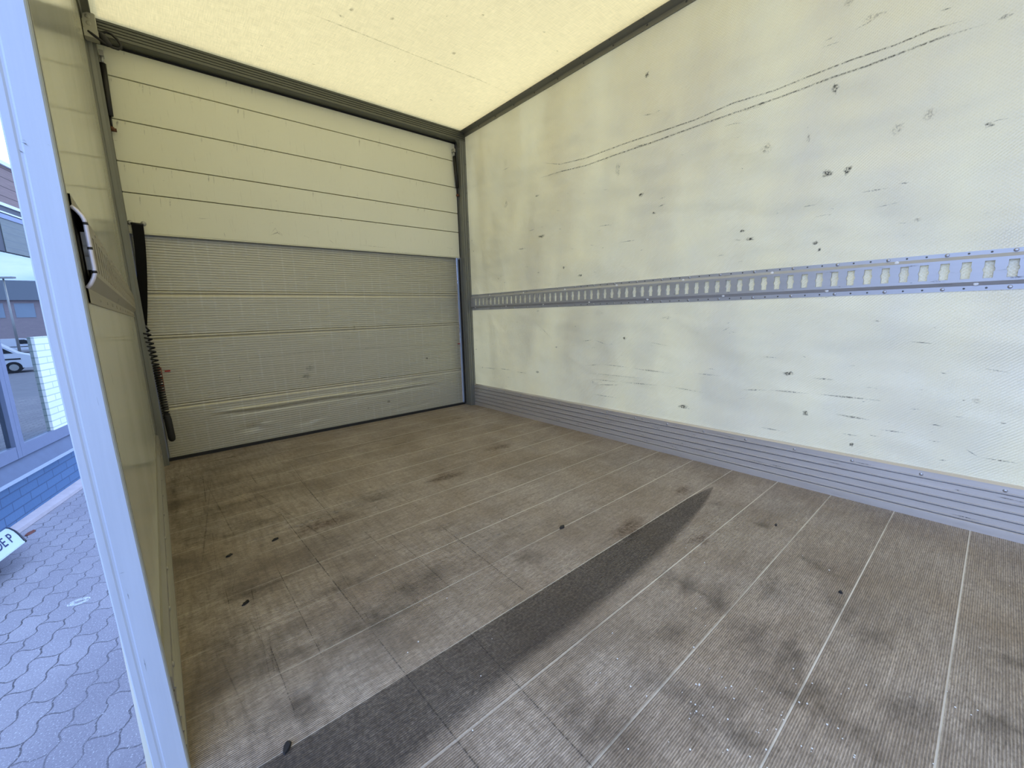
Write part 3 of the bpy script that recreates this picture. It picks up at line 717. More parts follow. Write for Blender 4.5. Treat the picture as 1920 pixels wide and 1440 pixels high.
YT = 0.104
lift = thing('tail_lift_platform', (1.0, YT, 0.012), 'ribbed grey aluminium tail lift platform standing upright below the cream flap', 'tail lift')
def sz(z): return CAM.z + (z-CAM.z)*(YT-CAM.y)/(YD-CAM.y)
ls = [0.016, sz(0.3197), sz(0.6955), sz(0.9269), 1.232]
def dent(x, z):
    # a long crease with a few knocks in the lowest board
    d = 0.0
    if z < ls[1]:
        zc = 0.235 + 0.004*sin(9*x) - 0.01*(x-0.2)
        if 0.22 < x < 1.72:
            k = min(1, (x-0.22)/0.15, (1.72-x)/0.2); d -= 0.007*k*math.exp(-((z-zc)/0.012)**2); d += 0.004*k*math.exp(-((z-zc+0.022)/0.012)**2)
        for (cx, cz, r, h) in ((0.42, 0.105, 0.05, 0.006), (0.50, 0.115, 0.03, -0.005), (0.74, 0.085, 0.05, 0.005), (0.80, 0.075, 0.03, -0.005), (1.02, 0.18, 0.05, 0.004), (1.28, 0.075, 0.03, -0.004), (1.42, 0.06, 0.04, 0.004), (1.55, 0.25, 0.05, 0.005), (1.62, 0.07, 0.03, 0.004)):
            d += h*math.exp(-(((x-cx)/r)**2+((z-cz)/(r*0.4))**2))
    return d
NX = 72; P0, P1 = 0.014, 1.966
for i in range(4):
    z0, z1 = ls[i], ls[i+1]
    rows = [(z0, 0.012), (z0+0.001, 0.0015), (z0+0.010, 0.0015)] if i else [(z0, 0.004), (z0, 0.0), (z0+0.006, 0.0)]
    z = rows[-1][0] + 0.002; pit = 0.0138
    while z + pit < z1 - 0.017:
        rows += [(z, 0.006), (z+0.0038, 0.006), (z+0.0050, 0.0), (z+pit-0.0015, 0.0)]; z += pit
    rows += [(z1-0.016, 0.006), (z1-0.014, -0.003), (z1-0.009, -0.004), (z1-0.004, -0.003), (z1-0.0025, 0.004), (z1-0.0003, 0.012)]
    vs = []; fs = []
    nx = NX if i == 0 else 1
    for k in range(nx+1):
        x = P0 + (P1-P0)*k/nx
        vs += [(x, YT+y+dent(x, z), z) for z, y in rows]
    m_ = len(rows)
    for k in range(nx):
        for j in range(m_-1): fs.append((k*m_+j, (k+1)*m_+j, (k+1)*m_+j+1, k*m_+j+1))
    # back sheet so the board has thickness
    bb = len(vs); vs += [(P0, YT+0.03, z0), (P1, YT+0.03, z0), (P1, YT+0.03, z1), (P0, YT+0.03, z1)]
    fs += [(bb, bb+3, bb+2, bb+1), (0, bb, bb+1, nx*m_), (m_-1, nx*m_+m_-1, bb+2, bb+3)]
    b = MB(); b.add(vs, fs)
    def Tp(px, py): return on(1, YT, px, py)
    if i == 0:
        b.blob(Tp(728, 752), (0.018, 0, 0), (0, 0, 0.010), (0, -0.012, 0), 1, n=9, jit=0.5); b.blob(Tp(690, 765), (0.012, 0, 0), (0, 0, 0.005), (0, -0.008, 0), 1, n=9)
    if i == 1:
        b.blob(Tp(800, 672), (0.012, 0, 0), (0, 0, 0.009), (0, -0.003, 0), 1, n=9); b.ribbon([Tp(640, 634), Tp(655, 634), Tp(668, 633)], 0.006, (0, -0.003, 0), 1)
        b.blob(Tp(664, 615), (0.012, 0, 0), (0, 0, 0.02), (0, -0.005, 0), 2, n=9); b.blob(Tp(580, 690), (0.03, 0, 0), (0, 0, 0.02), (0, -0.001, 0), 2); b.blob(Tp(575, 705), (0.03, 0, 0), (0, 0, 0.02), (0, -0.001, 0), 2)
        b.ribbon([Tp(410, 680), Tp(560, 662), Tp(700, 652), Tp(860, 645)], 0.006, (0, -0.001, 0), 2)
        b.ribbon([Tp(448, 694), Tp(450, 712), Tp(451, 730)], 0.008, (0, -0.001, 0), 2)
    b.build('panel', [M['plat'], M['scuff'], M['grime']], lift)
b = MB(); b.box(1.966, 1.971, YT-0.004, YT+0.032, 0.012, 1.232); b.build('right_edge_strip', M['alu_y'], lift)
b = MB(); b.box(1.9745, 1.9848, YT-0.030, YT-0.022, 0.012, 1.198); b.build('gap_dark_strip', M['black'], lift)  # black strip added to paint the dark gap beside the upright
b = MB(); b.box(0.0064, 0.014, YT-0.004, YT+0.032, 0.012, 1.232); b.build('left_edge_strip', M['alu_z'], lift)
b = MB(); b.box(0.0064, 1.984, YT-0.016, YT+0.03, 0.0005, 0.017); b.build('bottom_seal', M['black'], lift)
b = MB(); b.box(0.052, 0.076, YT-0.010, YT-0.002, 0.496, 0.504); b.build('red_marker', M['red'], lift)
b = MB(); b.box(1.945, 1.966, YT-0.008, YT-0.002, 0.516, 0.522); b.build('red_marker', M['red'], lift)

# ---- gas struts
def gas_strut(x0, x1, y, zt, zb, label):
    t = thing('gas_strut', (x0, y, zt), label, 'gas strut', 'gas struts of the rear flap')
    d = Vector((x1-x0, 0, zb-zt)); P = lambda k: Vector((x0, y, zt)) + d*k
    b = MB(); b.tube([P(0.12), P(0.125), P(0.80), P(0.81)], [0.007, 0.0122, 0.0122, 0.007], 12); b.build('cylinder', M['strut'], t)
    b = MB(); b.tube([P(0.80), P(0.96)], 0.0045, 8); b.build('rod', M['strut'], t)
    b = MB(); b.box(x0-0.008, x0+0.008, y-0.012, y+0.02, zt-0.012, zt+0.012); b.tube([P(0.02), P(0.12)], 0.006, 8); b.build('top_bracket', M['steel'], t)
    b = MB(); c = P(0.97); b.dome(c+Vector((0, 0.006, 0)), (0, -1, 0), 0.011, 0.014); b.box(c.x-0.004, c.x+0.016, c.y, c.y+0.02, c.z-0.006, c.z+0.004); b.build('end_joint', M['rust_metal'], t)
gas_strut(0.0185, 0.0105, 0.032, 2.000, 1.668, 'black gas strut beside the left edge of the cream rear flap')
gas_strut(1.955, 1.976, 0.042, 1.995, 1.668, 'black gas strut at the right edge of the cream rear flap')

# ---- pull strap on two bolts
t = thing('pull_strap', (0.043, 0.048, 1.256), 'black webbing pull strap hanging from two bolts on the cream flap', 'strap')
b = MB(); n = 16; vs = []
for k in range(n+1):
    u = k/n; z = 1.248-0.50*u; y = 0.046+0.020*u-0.030*sin(u*pi)*0.4; xr = 0.0655 - 0.052*u**1.5
    for dx in (-0.046+0.012*u, 0.0): vs += [(xr+dx, y, z), (xr+dx, y+0.0025, z)]
fs = []
for k in range(n):
    a = k*4; fs += [(a, a+2, a+6, a+4), (a+1, a+5, a+7, a+3), (a, a+4, a+5, a+1), (a+2, a+3, a+7, a+6)]
fs += [(0, 1, 3, 2), (n*4, n*4+2, n*4+3, n*4+1)]
b.add(vs, fs); b.build('webbing', M['black_strap'], t)
b = MB(); b.tube([(0.018, 0.050, 1.253), (0.066, 0.050, 1.251)], 0.0055, 8); b.build('cross_bar', M['strut'], t)
for x in (0.016, 0.067):
    b = MB(); b.dome((x, YD, 1.257), (0, -1, 0), 0.0115, 0.013, 12); b.build('bolt', M['steel'], t)

# ---- coiled cable with connector
t = thing('coiled_cable', (0.002, 0.03, 0.80), 'black coiled cable hanging beside the tail lift with a thick plug end', 'cable')
axis = [(0.0035, 0.775), (0.0045, 0.72), (0.012, 0.64), (0.0205, 0.530), (0.0255, 0.372), (0.029, 0.255)]
def ax(z):
    for (xa, za), (xb, zb) in zip(axis, axis[1:]):
        if z >= zb: k = (za-z)/(za-zb); return xa+(xb-xa)*k
    return axis[-1][0]
pts = []
turns = [(0.722, 0.545, 8, 0.0145), (0.545, 0.25, 22, 0.0125)]
pts += [(-0.012, 0.04, 0.80), (-0.004, 0.03, 0.775), (0.000, 0.025, 0.75)]
for za, zb, nt_, rad in turns:
    for k in range(nt_*14):
        a = 2*pi*k/14; z = za+(zb-za)*k/(nt_*14)
        pts.append((ax(z)+rad*cos(a), 0.022+rad*sin(a), z))
b = MB(); b.tube(pts, 0.0043, 6); b.build('coil', M['black'], t)
b = MB(); b.tube([(0.0285, 0.022, 0.285), (0.029, 0.022, 0.27), (0.031, 0.022, 0.25), (0.0345, 0.022, 0.150), (0.0350, 0.022, 0.133), (0.0352, 0.022, 0.126)], [0.010, 0.0145, 0.0165, 0.0165, 0.014, 0.006], 14); b.build('plug', M['black'], t)
t = thing('reflector_strip', (0.028, YT-0.006, 0.45), 'small orange and white marker strip behind the coiled cable', 'marker')
b = MB(); b.box(0.022, 0.0405, YT-0.010, YT-0.003, 0.395, 0.522); b.build('orange_base', M['orange'], t)
for k in range(5):
    z = 0.408+0.0215*k; b = MB(); b.box(0.029, 0.037, YT-0.013, YT-0.0095, z, z+0.011); b.build('white_square', M['white'], t)

# ---- corner bracket and cable loop
t = thing('corner_bracket', (-0.003, -0.03, 2.09), 'grey bolted bracket plate under the roof in the top left corner', 'bracket')
b = MB(); b.bbox(XL+0.002, 0.0200, -0.05, -0.001, 2.052, 2.124, 0.004); b.build('plate', M['bracket'], t)
b = MB(); b.prism([(-0.05, 2.055), (-0.046, 2.024), (-0.002, 2.024), (-0.002, 2.055)], 0, XL+0.003, 0.0215); b.build('lower_tongue', M['bracket'], t)
for z in (2.104, 2.077):
    b = MB(); b.dome((-0.006, -0.05, z), (0, -1, 0), 0.0085, 0.0025, 14); b.build('bolt', M['bracket'], t)
t = thing('cable_loop', (0.04, -0.03, 2.03), 'black cable loop with knot below the top left bracket', 'cable')
b = MB(); b.tube([(-0.012, -0.045, 2.046), (0.006, -0.05, 2.033), (0.024, -0.05, 2.020), (0.040, -0.045, 2.012), (0.062, -0.035, 2.0105), (0.080, -0.03, 2.012), (0.0915, -0.03, 2.020), (0.0925, -0.03, 2.034), (0.084, -0.03, 2.052), (0.066, -0.03, 2.068), (0.050, -0.03, 2.072), (0.036, -0.025, 2.066), (0.03, -0.02, 2.055)], 0.0055, 8); b.build('cable', M['black'], t)
b = MB(); b.tube([(0.024, -0.035, 2.056), (0.028, -0.037, 2.050), (0.040, -0.04, 2.030), (0.052, -0.04, 2.014), (0.056, -0.04, 2.009)], [0.006, 0.014, 0.016, 0.013, 0.005], 12); b.build('plug', M['black'], t)

# ================================================================== lashing rails
def lashing_rail(xw, sgn, y0, y1, label, plugs, Z=(0.7905, 0.8065, 0.8185, 0.8900, 0.9010, 0.9140), zc=0.8545):
    f0, s0, a0, a1, s1, f1 = Z
    t = thing('lashing_rail', (xw, (y0+y1)/2, 0.853), label, 'rail', None)
    X = lambda d: xw + sgn*d
    b = MB()
    # strips that run the whole length: flange, step, face border
    def strip(d0, z0, d1, z1): b.add([(X(d0), y0, z0), (X(d1), y0, z1), (X(d1), y1, z1), (X(d0), y1, z0)], [(0, 1, 2, 3)])
    fa, ba = 0.0025, 0.0125
    strip(0.0, f0, fa, f0); strip(fa, f0, fa, s0); strip(fa, s0, ba, a0); strip(ba, a0, ba, a0+0.003)
    strip(ba, a1-0.003, ba, a1); strip(ba, a1, fa, s1); strip(fa, s1, fa, f1); strip(fa, f1, 0.0, f1)
    # face with keyhole slots, one cell per slot
    pitch = 0.0486
    hw, hh, rr = 0.0106, 0.0262, 0.0132
    am = math.acos(hw/rr); half = [(hw, -hh*0.8), (hw, -rr*sin(am)-0.002)]
    half += [(rr*cos(am*(k/4-1)), rr*sin(am*(k/4-1))) for k in range(9)]
    half += [(hw, rr*sin(am)+0.002), (hw, hh*0.8), (hw, hh), (hw*0.5, hh), (0.0, hh), (-hw*0.5, hh)]
    hole = half[:]
    hole += [(-p, -q) for p, q in half]
    hole = [(hw, -hh)] + half[:-4+1] + [(hw*0.5, hh), (0.0, hh), (-hw*0.5, hh), (-hw, hh)] + [(-p, -q) for p, q in half[:-4]] + [(-hw, -hh), (-hw*0.5, -hh), (0.0, -hh), (hw*0.5, -hh)]
    N = len(hole)
    ncell = int((y1-y0)/pitch); ys = y1 - 0.0325 + 0.0
    base = -2.8353 + 60*pitch
    c0 = base - pitch*math.ceil((base-(y1-0.025))/pitch)
    cells = []
    y = c0
    while y - pitch/2 > y0: cells.append(y); y -= pitch
    z0, z1 = a0+0.003, a1-0.003
    for yc in cells:
        o_ = []
        for (p, q) in hole:
            k = min((pitch/2)/abs(p) if abs(p) > 1e-9 else 1e9, (abs((z1 if q > 0 else z0)-zc))/abs(q) if abs(q) > 1e-9 else 1e9)
            o_.append((p*k, q*k))
        vs = [(X(ba), yc+p, zc+q) for p, q in o_] + [(X(ba), yc+p, zc+q) for p, q in hole] + [(X(ba-0.0085), yc+p*0.97, zc+q*0.985) for p, q in hole]
        fs = []
        for k in range(N):
            j = (k+1) % N; fs += [(k, j, N+j, N+k), (N+k, N+j, 2*N+j, 2*N+k)]
        for cx, cz in ((-pitch/2, z0-zc), (pitch/2, z0-zc), (-pitch/2, z1-zc), (pitch/2, z1-zc)):
            # corner triangles of the cell
            ang = atan2(cz, cx)
            for k in range(N):
                d0 = (atan2(o_[k][1], o_[k][0])-ang+pi) % (2*pi)-pi; d1 = (atan2(o_[(k+1) % N][1], o_[(k+1) % N][0])-ang+pi) % (2*pi)-pi
                if d0 <= 0 < d1 and d1-d0 < 1.5: vs.append((X(ba), yc+cx, zc+cz)); fs.append((k, len(vs)-1, (k+1) % N))
        b.add(vs, fs)
    e0 = cells[0]+pitch/2; e1 = cells[-1]-pitch/2
    if e0 < y1: b.add([(X(ba), e0, z0), (X(ba), y1, z0), (X(ba), y1, z1), (X(ba), e0, z1)], [(0, 1, 2, 3)])
    if e1 > y0: b.add([(X(ba), y0, z0), (X(ba), e1, z0), (X(ba), e1, z1), (X(ba), y0, z1)], [(0, 1, 2, 3)])
    for k in range(50):
        y = random.uniform(y0+0.05, y1-0.05); L = random.uniform(0.01, 0.05); zz = random.uniform(a0+0.005, a0+0.010) if random.random() < .5 else random.uniform(a1-0.010, a1-0.004)
        b.ribbon([(X(ba), y, zz), (X(ba), y+L/2, zz), (X(ba), y+L, zz)], random.uniform(.002, .005), (sgn*0.0005, 0, 0), 1)
    rl = b.build('rail_profile', [M['rail'] if plugs else M['rail_dull'], M['scuff']], t)
    # small fixing holes between the rivets
    r = MB(); r.dome((0, 0, 0), (sgn, 0, 0), *((0.0056, 0.0030) if plugs else (0.0040, 0.0014)), 12); first = None
    h = MB(); h.dome((0, 0, 0), (sgn, 0, 0), 0.0030, 0.0006, 8); hf = None
    pl = MB(); pl.dome((0, 0, 0), (sgn, 0, 0), 0.0065, 0.0030, 10); pf_ = None
    yr = -2.8356 + 0.1447*8; i = 0
    yk = yr + 0.1447*11
    while yk > y0+0.02:
        if yk < y1-0.01:
            for zz in ((s1+f1)/2, (f0+s0)/2):
                if first is None: first = r.build('rivet', M['rivet'] if plugs else M['rail_dull']); o = first
                else: o = first.copy(); COL.objects.link(o)
                o.parent = t; o.location = Vector((X(fa), yk, zz)) - t.location
                if yk < -1.2 and plugs:
                    for dy in (0.0482, 0.0965):
                        if hf is None: hf = h.build('fixing_hole', M['rivet_dark']); o = hf
                        else: o = hf.copy(); COL.objects.link(o)
                        o.parent = t; o.location = Vector((X(fa), yk+dy, zz)) - t.location
        yk -= 0.1447
    if plugs:
        for (yy, zz) in [(-2.5696+0.3876*k, 0.8955) for k in range(-1, 7)] + [(-2.3766+0.3876*k, 0.8125) for k in range(-1, 7)]:
            if y0 < yy < y1 - 0.02:
                if pf_ is None: pf_ = pl.build('plug', M['white']); o = pf_  # pale disc in place of a drain notch
                else: o = pf_.copy(); COL.objects.link(o)
                o.parent = t; o.location = Vector((X(0.0065), yy, zz)) - t.location
    return t
lashing_rail(W, -1, -3.6, -0.002, 'grey slotted lashing rail running along the cream right wall', True)
YE = -1.987
LZ = (0.7915, 0.8120, 0.8300, 0.8990, 0.9195, 0.9375)
lr = lashing_rail(XL, 1, YE, -0.002, 'dull slotted lashing rail on the left panel, pale cut end beside the door post', False, LZ, 0.8645)
b = MB(); b.box(XL+0.0002, XL+0.0006, YE, -1.55, 0.8125, 0.9190); b.build('hollow_shade', M['black_gap'], lr)  # black strip painting the shade inside the hollow rail end
edge = [(XL+0.001, 0.9208), (XL+0.0055, 0.9165), (XL+0.0100, 0.9095), (XL+0.0118, 0.9035), (XL+0.0122, 0.8967), (XL+0.0123, 0.8582), (XL+0.0126, 0.8400), (XL+0.0122, 0.8320), (XL+0.0098, 0.8250), (XL+0.0060, 0.8175), (XL+0.0015, 0.8118)]
b = MB(); b.tube([(x, YE-0.002, z) for x, z in edge], 0.0026, 10); b.build('cut_edge', M['galv'], lr)
for za in (0.901, 0.868, 0.836):
    b = MB(); b.tube([(XL+0.0122, YE-0.002, za), (XL+0.0123, YE-0.002, za-0.0035)], 0.0030, 10); b.build('tape_band', M['strut'], lr)

# ================================================================== debris on the floor
def scrap(name, x, y, pts, h, mat, label, cat='scrap'):
    b = MB(); n = len(pts)
    vs = [(x+p*1.1, y+q*1.1, 0.0013) for p, q in pts] + [(x+p, y+q, 0.0013+h*(0.6+0.8*random.random())) for p, q in pts]
    fs = [tuple(range(n))[::-1], tuple(range(n, 2*n))] + [(i, (i+1) % n, n+(i+1) % n, n+i) for i in range(n)]
    b.add(vs, fs); o = b.build(name, mat, None, origin=(x, y, 0.0013)); tag(o, label, cat); return o
def blobpts(a, c, rot, n=9):
    return [(a*cos(2*pi*i/n)*random.uniform(.6, 1.1)*cos(rot)-c*sin(2*pi*i/n)*sin(rot), a*cos(2*pi*i/n)*sin(rot)+c*sin(2*pi*i/n)*random.uniform(.6, 1.1)*cos(rot)) for i in range(n)]
for (px, py, a, c, rot, nm, lab) in [(1053, 990, .013, .008, 0.2, 'rubber_scrap', 'black rubber scrap near the middle of the load floor'),
        (538, 1404, .012, .006, 0.9, 'rubber_scrap', 'black scrap on the floor at the bottom left near the skirting'),
        (461, 1132, .012, .005, 0.4, 'bark_chip', 'small dark curled chip on the worn boards left of the dark streak'),
        (516, 1013, .011, .004, 0.3, 'bark_chip', 'small pale-edged chip farther back on the worn left boards'),
        (430, 1043, .010, .004, 0.3, 'bark_chip', 'tiny chip on the floor nearest the left skirting'),
        (1576, 1112, .005, .004, 0.3, 'rubber_scrap', 'tiny black crumb beside a pale joint on the right of the floor'),
        (1455, 985, .010, .003, 0.2, 'bark_chip', 'tiny dark sliver on the floor below the right kick strip')]:
    p = F(px, py); scrap(nm, p.x, p.y, blobpts(a, c, rot), 0.004, M['black'] if nm != 'bark_chip' else M['strut'], lab)
b = MB()
for k in range(100):
    px, py = (random.gauss(1420, 130), random.gauss(1340, 60)) if k < 60 else (random.uniform(700, 1900), random.uniform(930, 1435))
    p = F(px, py); r = random.uniform(0.0008, 0.0018)
    if not (0.05 < p.x < W-0.05): continue
    b.dome((p.x, p.y, 0.0012), (0, 0, 1), r, r*0.9, 6)
tag(b.build('grit', M['grit']), 'scattered white grit specks on the ribbed floor', 'grit', kind='stuff')

# ================================================================== outside: ground
CX, CY = -0.5, 3.0
def gz(r): 
    k = min(1, max(0, (r-9)/12)); return ZG - 1.02*k*k*(3-2*k)
def disc(rings, name, mat, inner=None, extra=None):
    b = MB(); n = 64
    for r in rings:
        for j in range(n): b.v.append(Vector((CX+r*cos(2*pi*j/n), CY+r*sin(2*pi*j/n), gz(r))))
    for i in range(len(rings)-1):
        for j in range(n): b.face((i*n+j, i*n+(j+1) % n, i*n+n+(j+1) % n, i*n+n+j))
    if inner: b.face(list(range(n)))
    if extra: extra(b)
    return b
def chalk(b):
    def G(px, py): return on(2, ZG, px, py)
    for k in range(5):
        pts = []
        for i in range(13):
            a = 2*pi*i/12 + k; pts.append((-0.525+0.05*cos(a)*(0.5+0.12*k)*1.0, 0.637+0.036*sin(a)*(0.5+0.12*k), ZG))
        b.ribbon(pts, 0.009, (0, 0, 0.001), 1, taper=False)
b = disc([9.0, 7.0, 4.0, 2.0, 0.7], 'ground', M['paving'])
n = 64; b.face([4*n+j for j in range(n)][::-1] if False else [4*n+j for j in range(n)])
chalk(b)
gr = b.build('ground', [M['paving'], M['chalk']]); tag(gr, 'grey wavy block paving outside the truck with a white chalk oval', 'paving', kind='structure')
b = disc([9.0, 11, 13, 15, 17, 19, 21, 40, 90, 200], 'car_park', M['asphalt'])
tag(b.build('car_park_ground', M['asphalt']), 'grey asphalt car park seen mirrored in the shop window', 'car park', kind='structure')

# ================================================================== outside: shop front
FA = radians(15.0)
FD = Vector((sin(FA), cos(FA), 0)); FN = Vector((cos(FA), -sin(FA), 0))
FO = Vector((-0.9374, 2.677, ZG))
shop = thing('shop_building', FO, 'single-storey shop front with blue brick plinth and mirror-like windows outside', 'building', rz=pi/2-FA)
def part(name, mats, fn, par=None):
    b = MB(); fn(b); return b.build(name, mats, par or shop, local=True)
U0, U1 = -3.1, 5.0  # facade stops short of the side opening to let in more sky
part('brick_plinth', M['blue_brick'], lambda b: b.box(U0, U1, 0.0, 0.25, -0.02, 0.405))
part('concrete_footing', M['concrete'], lambda b: b.add([(U0, 0, 0.055), (U1, 0, 0.055), (U1, -0.20, 0.004), (U0, 0.0, 0.004), (U0, 0, -0.05), (U1, 0, -0.05)], [(0, 3, 2, 1), (3, 4, 5, 2)]))
def sill(b):
    b.add([(U0, -0.05, 0.395), (U1, -0.05, 0.395), (U1, -0.05, 0.425), (U0, -0.05, 0.425), (U1, 0.02, 0.555), (U0, 0.02, 0.555), (U1, 0.02, 0.395), (U0, 0.02, 0.395)],
          [(0, 1, 2, 3), (3, 2, 4, 5), (0, 7, 6, 1), (1, 6, 4, 2), (0, 3, 5, 7)])
part('sill', M['sill_slate'], sill)
part('sill_nosing', M['sill_edge'], lambda b: b.box(U0, U1, -0.054, -0.049, 0.394, 0.424))
# window frames: rails and mullions, each window its own frame and pane
def window(u0, u1, leaf=False):
    f = MB(); f.box(u0, u1, -0.01, 0.05, 0.55, 0.655); f.box(u0, u1, -0.01, 0.05, 2.605, 2.645); f.box(u0, u0+0.055, -0.012, 0.05, 0.55, 2.645); f.box(u1-0.055, u1, -0.012, 0.05, 0.55, 2.645)
    f.prism([(u0+0.055, 0.0), (u0+0.068, 0.02), (u0+0.055, 0.02)], 2, 0.655, 2.605)
    fr = f.build('window_frame', M['frame_paint'], shop, local=True)
    g = MB(); g.box(u0+0.05, u1-0.05, 0.018, 0.026, 0.65, 2.61); g.build('pane', M['glass'], fr, local=True)
    return fr
window(-0.135, 1.45); window(-1.55, -0.137); window(-2.95, -1.552)
part('brick_wall', M['blue_brick'], lambda b: (b.box(1.45, U1, 0.0, 0.25, 0.40, 2.65), b.box(U0, -2.95, 0.0, 0.25, 0.40, 2.65)))
part('fascia_band', M['dark_band'], lambda b: b.box(U0, U1, 0.0, 0.25, 2.645, 2.725))
part('fascia_strip', M['pale_strip'], lambda b: (b.box(U0, U1, -0.012, 0.01, 2.718, 2.745), b.box(U0, U1, -0.010, 0.01, 2.655, 2.668)))
part('wooden_fascia', M['wood'], lambda b: b.box(U0, U1, -0.008, 0.25, 2.745, 3.085))
part('roof_edge', M['pale_strip'], lambda b: b.box(U0, U1, -0.03, 0.30, 3.085, 3.12))
part('roof', M['far_roof'], lambda b: b.box(U0, U1, 0.0, 5.0, 2.95, 3.07))
part('room_shell', M['dark_room'], lambda b: (b.box(U0, U1, 4.5, 4.6, -0.02, 2.95), b.box(U0, U1, 0.25, 4.6, -0.03, 0.0), b.box(U1-0.1, U1, 0.25, 4.5, 0, 2.95), b.box(U0, U0+0.1, 0.25, 4.5, 0, 2.95)))
part('white_brick_pier', M['white_brick'], lambda b: b.box(0.405, 0.80, -0.006, 0.0178, 0.655, 1.56))
part('slatted_blind', M['blind'], lambda b: b.box(0.295, 1.395, -0.004, 0.0175, 2.315, 2.606))
for u, v, z in ((0.10, 1.2, 2.55), (0.0, 1.9, 2.5), (0.2, 2.6, 2.3)):
    part('ceiling_tube', M['tube'], lambda b: b.box(u, u+0.5, v, v+0.04, z, z+0.03))

part('dark_panel', M['dark_band'], lambda b: b.box(-0.08, 0.295, 0.0, 0.0175, 2.315, 2.606))
# ---- sign on the paving beside the shop front
t = thing('parking_sign', (-0.9, 1.55, -0.75), 'white sign plate with navy letters on a low stand in front of the blue plinth', 'sign')
ctr = [on(2, -0.74, *p) for p in [(17,990), (47,1017), (0,1053), (0,1002)]]
a_ = ctr[1]; tl = ctr[0]; ed = (ctr[2]-ctr[1]).normalized(); upd = (tl - a_)
h_ = upd.length; upn = upd.normalized(); upn = (upn - ed*0.0).normalized()
nrm = Vector((0, 0, 1))
def SP(u, v, w_=0): return a_ + ed*u + upn*v + nrm*w_
b = MB(); out_ = [(0, 0), (-0.006, h_*0.35), (-0.004, h_*0.65), (0.012, h_*0.9), (0.03, h_), (0.95, h_), (0.95, 0)]
vs = [SP(u, v, 0) for u, v in out_] + [SP(u, v, 0.012) for u, v in out_]; n = len(out_)
b.add(vs, [tuple(range(n)), tuple(range(n, 2*n))[::-1]] + [(i, (i+1) % n, n+(i+1) % n, n+i) for i in range(n)])
b.build('plate', M['sign_white'], t)
b = MB(); o2 = [(0, 0), (-0.006, h_*0.35), (-0.004, h_*0.65), (0.012, h_*0.9), (0.03, h_)]
b.tube([SP(u-0.004, v, 0.007) for u, v in o2], 0.009, 6); b.build('edge_strip', M['dark_band'], t)
for u in (0.48, 0.85):
    b = MB(); c = SP(u, h_*0.5, 0); b.box(c.x-0.03, c.x+0.03, c.y-0.1, c.y+0.1, ZG, c.z+0.002); b.build('foot', M['dark_band'], t)
fc = bpy.data.curves.new('lettering', 'FONT'); fc.body = 'DE P'; fc.align_x = 'RIGHT'; fc.align_y = 'CENTER'; fc.extrude = 0.001; fc.offset = 0.006; fc.size = 1.0
tmp = bpy.data.objects.new('tmp_text', fc); COL.objects.link(tmp)
dg = bpy.context.evaluated_depsgraph_get(); me = bpy.data.meshes.new_from_object(tmp.evaluated_get(dg)); bpy.data.objects.remove(tmp)
# letters: text x runs from the far end toward the plate's right edge
tx = -ed; sX, sY = 0.088, h_*0.66
org = SP(0.048, h_*0.47, 0.0135)
for vtx in me.vertices:
    p = vtx.co.copy(); vtx.co = org + tx*(p.x*sX) + upn*(p.y*sY) + nrm*(p.z*0.5) - t.location
me.materials.clear(); me.materials.append(M['sign_text'])
lo_ = bpy.data.objects.new('lettering', me); COL.objects.link(lo_); lo_.parent = t
# dead leaves in the paving joint
p = on(2, ZG, 57, 1000)
o = scrap('dead_leaf', p.x, p.y, blobpts(.05, .018, 1.2), 0.006, M['leaf'], 'red-brown dead leaf in the joint along the concrete footing', 'leaf'); o.location.z = ZG+0.003
for v_ in o.data.vertices: pass

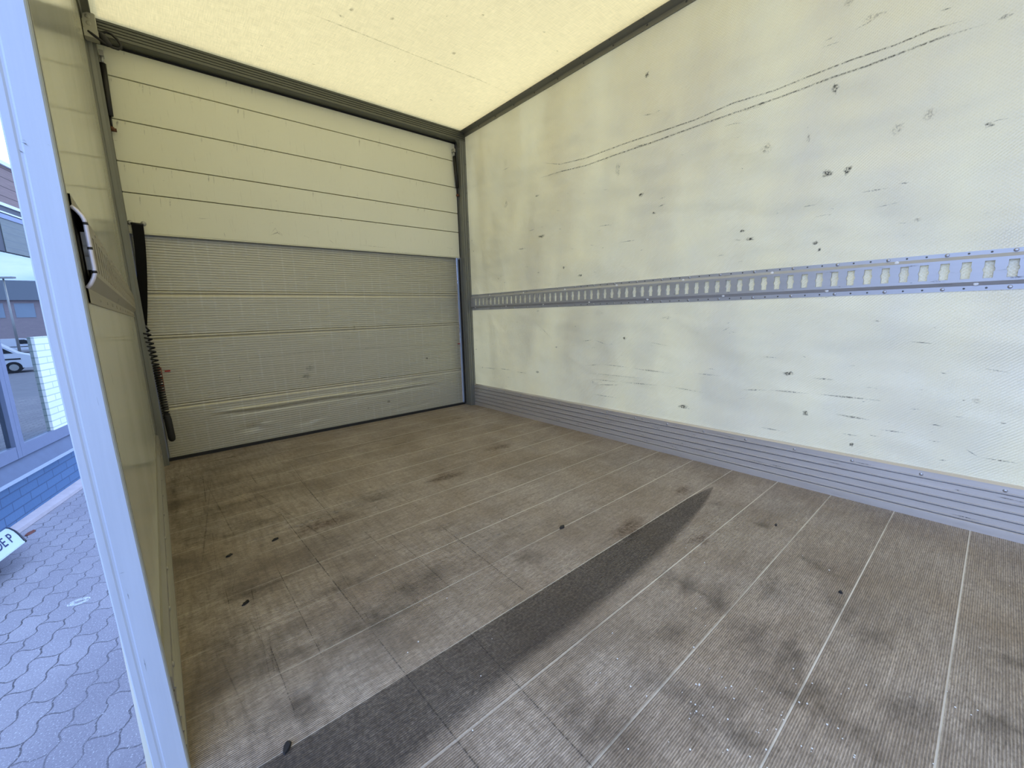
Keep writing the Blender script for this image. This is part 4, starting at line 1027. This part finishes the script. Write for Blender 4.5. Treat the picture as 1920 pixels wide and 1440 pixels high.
# ================================================================== outside: things mirrored in the shop windows
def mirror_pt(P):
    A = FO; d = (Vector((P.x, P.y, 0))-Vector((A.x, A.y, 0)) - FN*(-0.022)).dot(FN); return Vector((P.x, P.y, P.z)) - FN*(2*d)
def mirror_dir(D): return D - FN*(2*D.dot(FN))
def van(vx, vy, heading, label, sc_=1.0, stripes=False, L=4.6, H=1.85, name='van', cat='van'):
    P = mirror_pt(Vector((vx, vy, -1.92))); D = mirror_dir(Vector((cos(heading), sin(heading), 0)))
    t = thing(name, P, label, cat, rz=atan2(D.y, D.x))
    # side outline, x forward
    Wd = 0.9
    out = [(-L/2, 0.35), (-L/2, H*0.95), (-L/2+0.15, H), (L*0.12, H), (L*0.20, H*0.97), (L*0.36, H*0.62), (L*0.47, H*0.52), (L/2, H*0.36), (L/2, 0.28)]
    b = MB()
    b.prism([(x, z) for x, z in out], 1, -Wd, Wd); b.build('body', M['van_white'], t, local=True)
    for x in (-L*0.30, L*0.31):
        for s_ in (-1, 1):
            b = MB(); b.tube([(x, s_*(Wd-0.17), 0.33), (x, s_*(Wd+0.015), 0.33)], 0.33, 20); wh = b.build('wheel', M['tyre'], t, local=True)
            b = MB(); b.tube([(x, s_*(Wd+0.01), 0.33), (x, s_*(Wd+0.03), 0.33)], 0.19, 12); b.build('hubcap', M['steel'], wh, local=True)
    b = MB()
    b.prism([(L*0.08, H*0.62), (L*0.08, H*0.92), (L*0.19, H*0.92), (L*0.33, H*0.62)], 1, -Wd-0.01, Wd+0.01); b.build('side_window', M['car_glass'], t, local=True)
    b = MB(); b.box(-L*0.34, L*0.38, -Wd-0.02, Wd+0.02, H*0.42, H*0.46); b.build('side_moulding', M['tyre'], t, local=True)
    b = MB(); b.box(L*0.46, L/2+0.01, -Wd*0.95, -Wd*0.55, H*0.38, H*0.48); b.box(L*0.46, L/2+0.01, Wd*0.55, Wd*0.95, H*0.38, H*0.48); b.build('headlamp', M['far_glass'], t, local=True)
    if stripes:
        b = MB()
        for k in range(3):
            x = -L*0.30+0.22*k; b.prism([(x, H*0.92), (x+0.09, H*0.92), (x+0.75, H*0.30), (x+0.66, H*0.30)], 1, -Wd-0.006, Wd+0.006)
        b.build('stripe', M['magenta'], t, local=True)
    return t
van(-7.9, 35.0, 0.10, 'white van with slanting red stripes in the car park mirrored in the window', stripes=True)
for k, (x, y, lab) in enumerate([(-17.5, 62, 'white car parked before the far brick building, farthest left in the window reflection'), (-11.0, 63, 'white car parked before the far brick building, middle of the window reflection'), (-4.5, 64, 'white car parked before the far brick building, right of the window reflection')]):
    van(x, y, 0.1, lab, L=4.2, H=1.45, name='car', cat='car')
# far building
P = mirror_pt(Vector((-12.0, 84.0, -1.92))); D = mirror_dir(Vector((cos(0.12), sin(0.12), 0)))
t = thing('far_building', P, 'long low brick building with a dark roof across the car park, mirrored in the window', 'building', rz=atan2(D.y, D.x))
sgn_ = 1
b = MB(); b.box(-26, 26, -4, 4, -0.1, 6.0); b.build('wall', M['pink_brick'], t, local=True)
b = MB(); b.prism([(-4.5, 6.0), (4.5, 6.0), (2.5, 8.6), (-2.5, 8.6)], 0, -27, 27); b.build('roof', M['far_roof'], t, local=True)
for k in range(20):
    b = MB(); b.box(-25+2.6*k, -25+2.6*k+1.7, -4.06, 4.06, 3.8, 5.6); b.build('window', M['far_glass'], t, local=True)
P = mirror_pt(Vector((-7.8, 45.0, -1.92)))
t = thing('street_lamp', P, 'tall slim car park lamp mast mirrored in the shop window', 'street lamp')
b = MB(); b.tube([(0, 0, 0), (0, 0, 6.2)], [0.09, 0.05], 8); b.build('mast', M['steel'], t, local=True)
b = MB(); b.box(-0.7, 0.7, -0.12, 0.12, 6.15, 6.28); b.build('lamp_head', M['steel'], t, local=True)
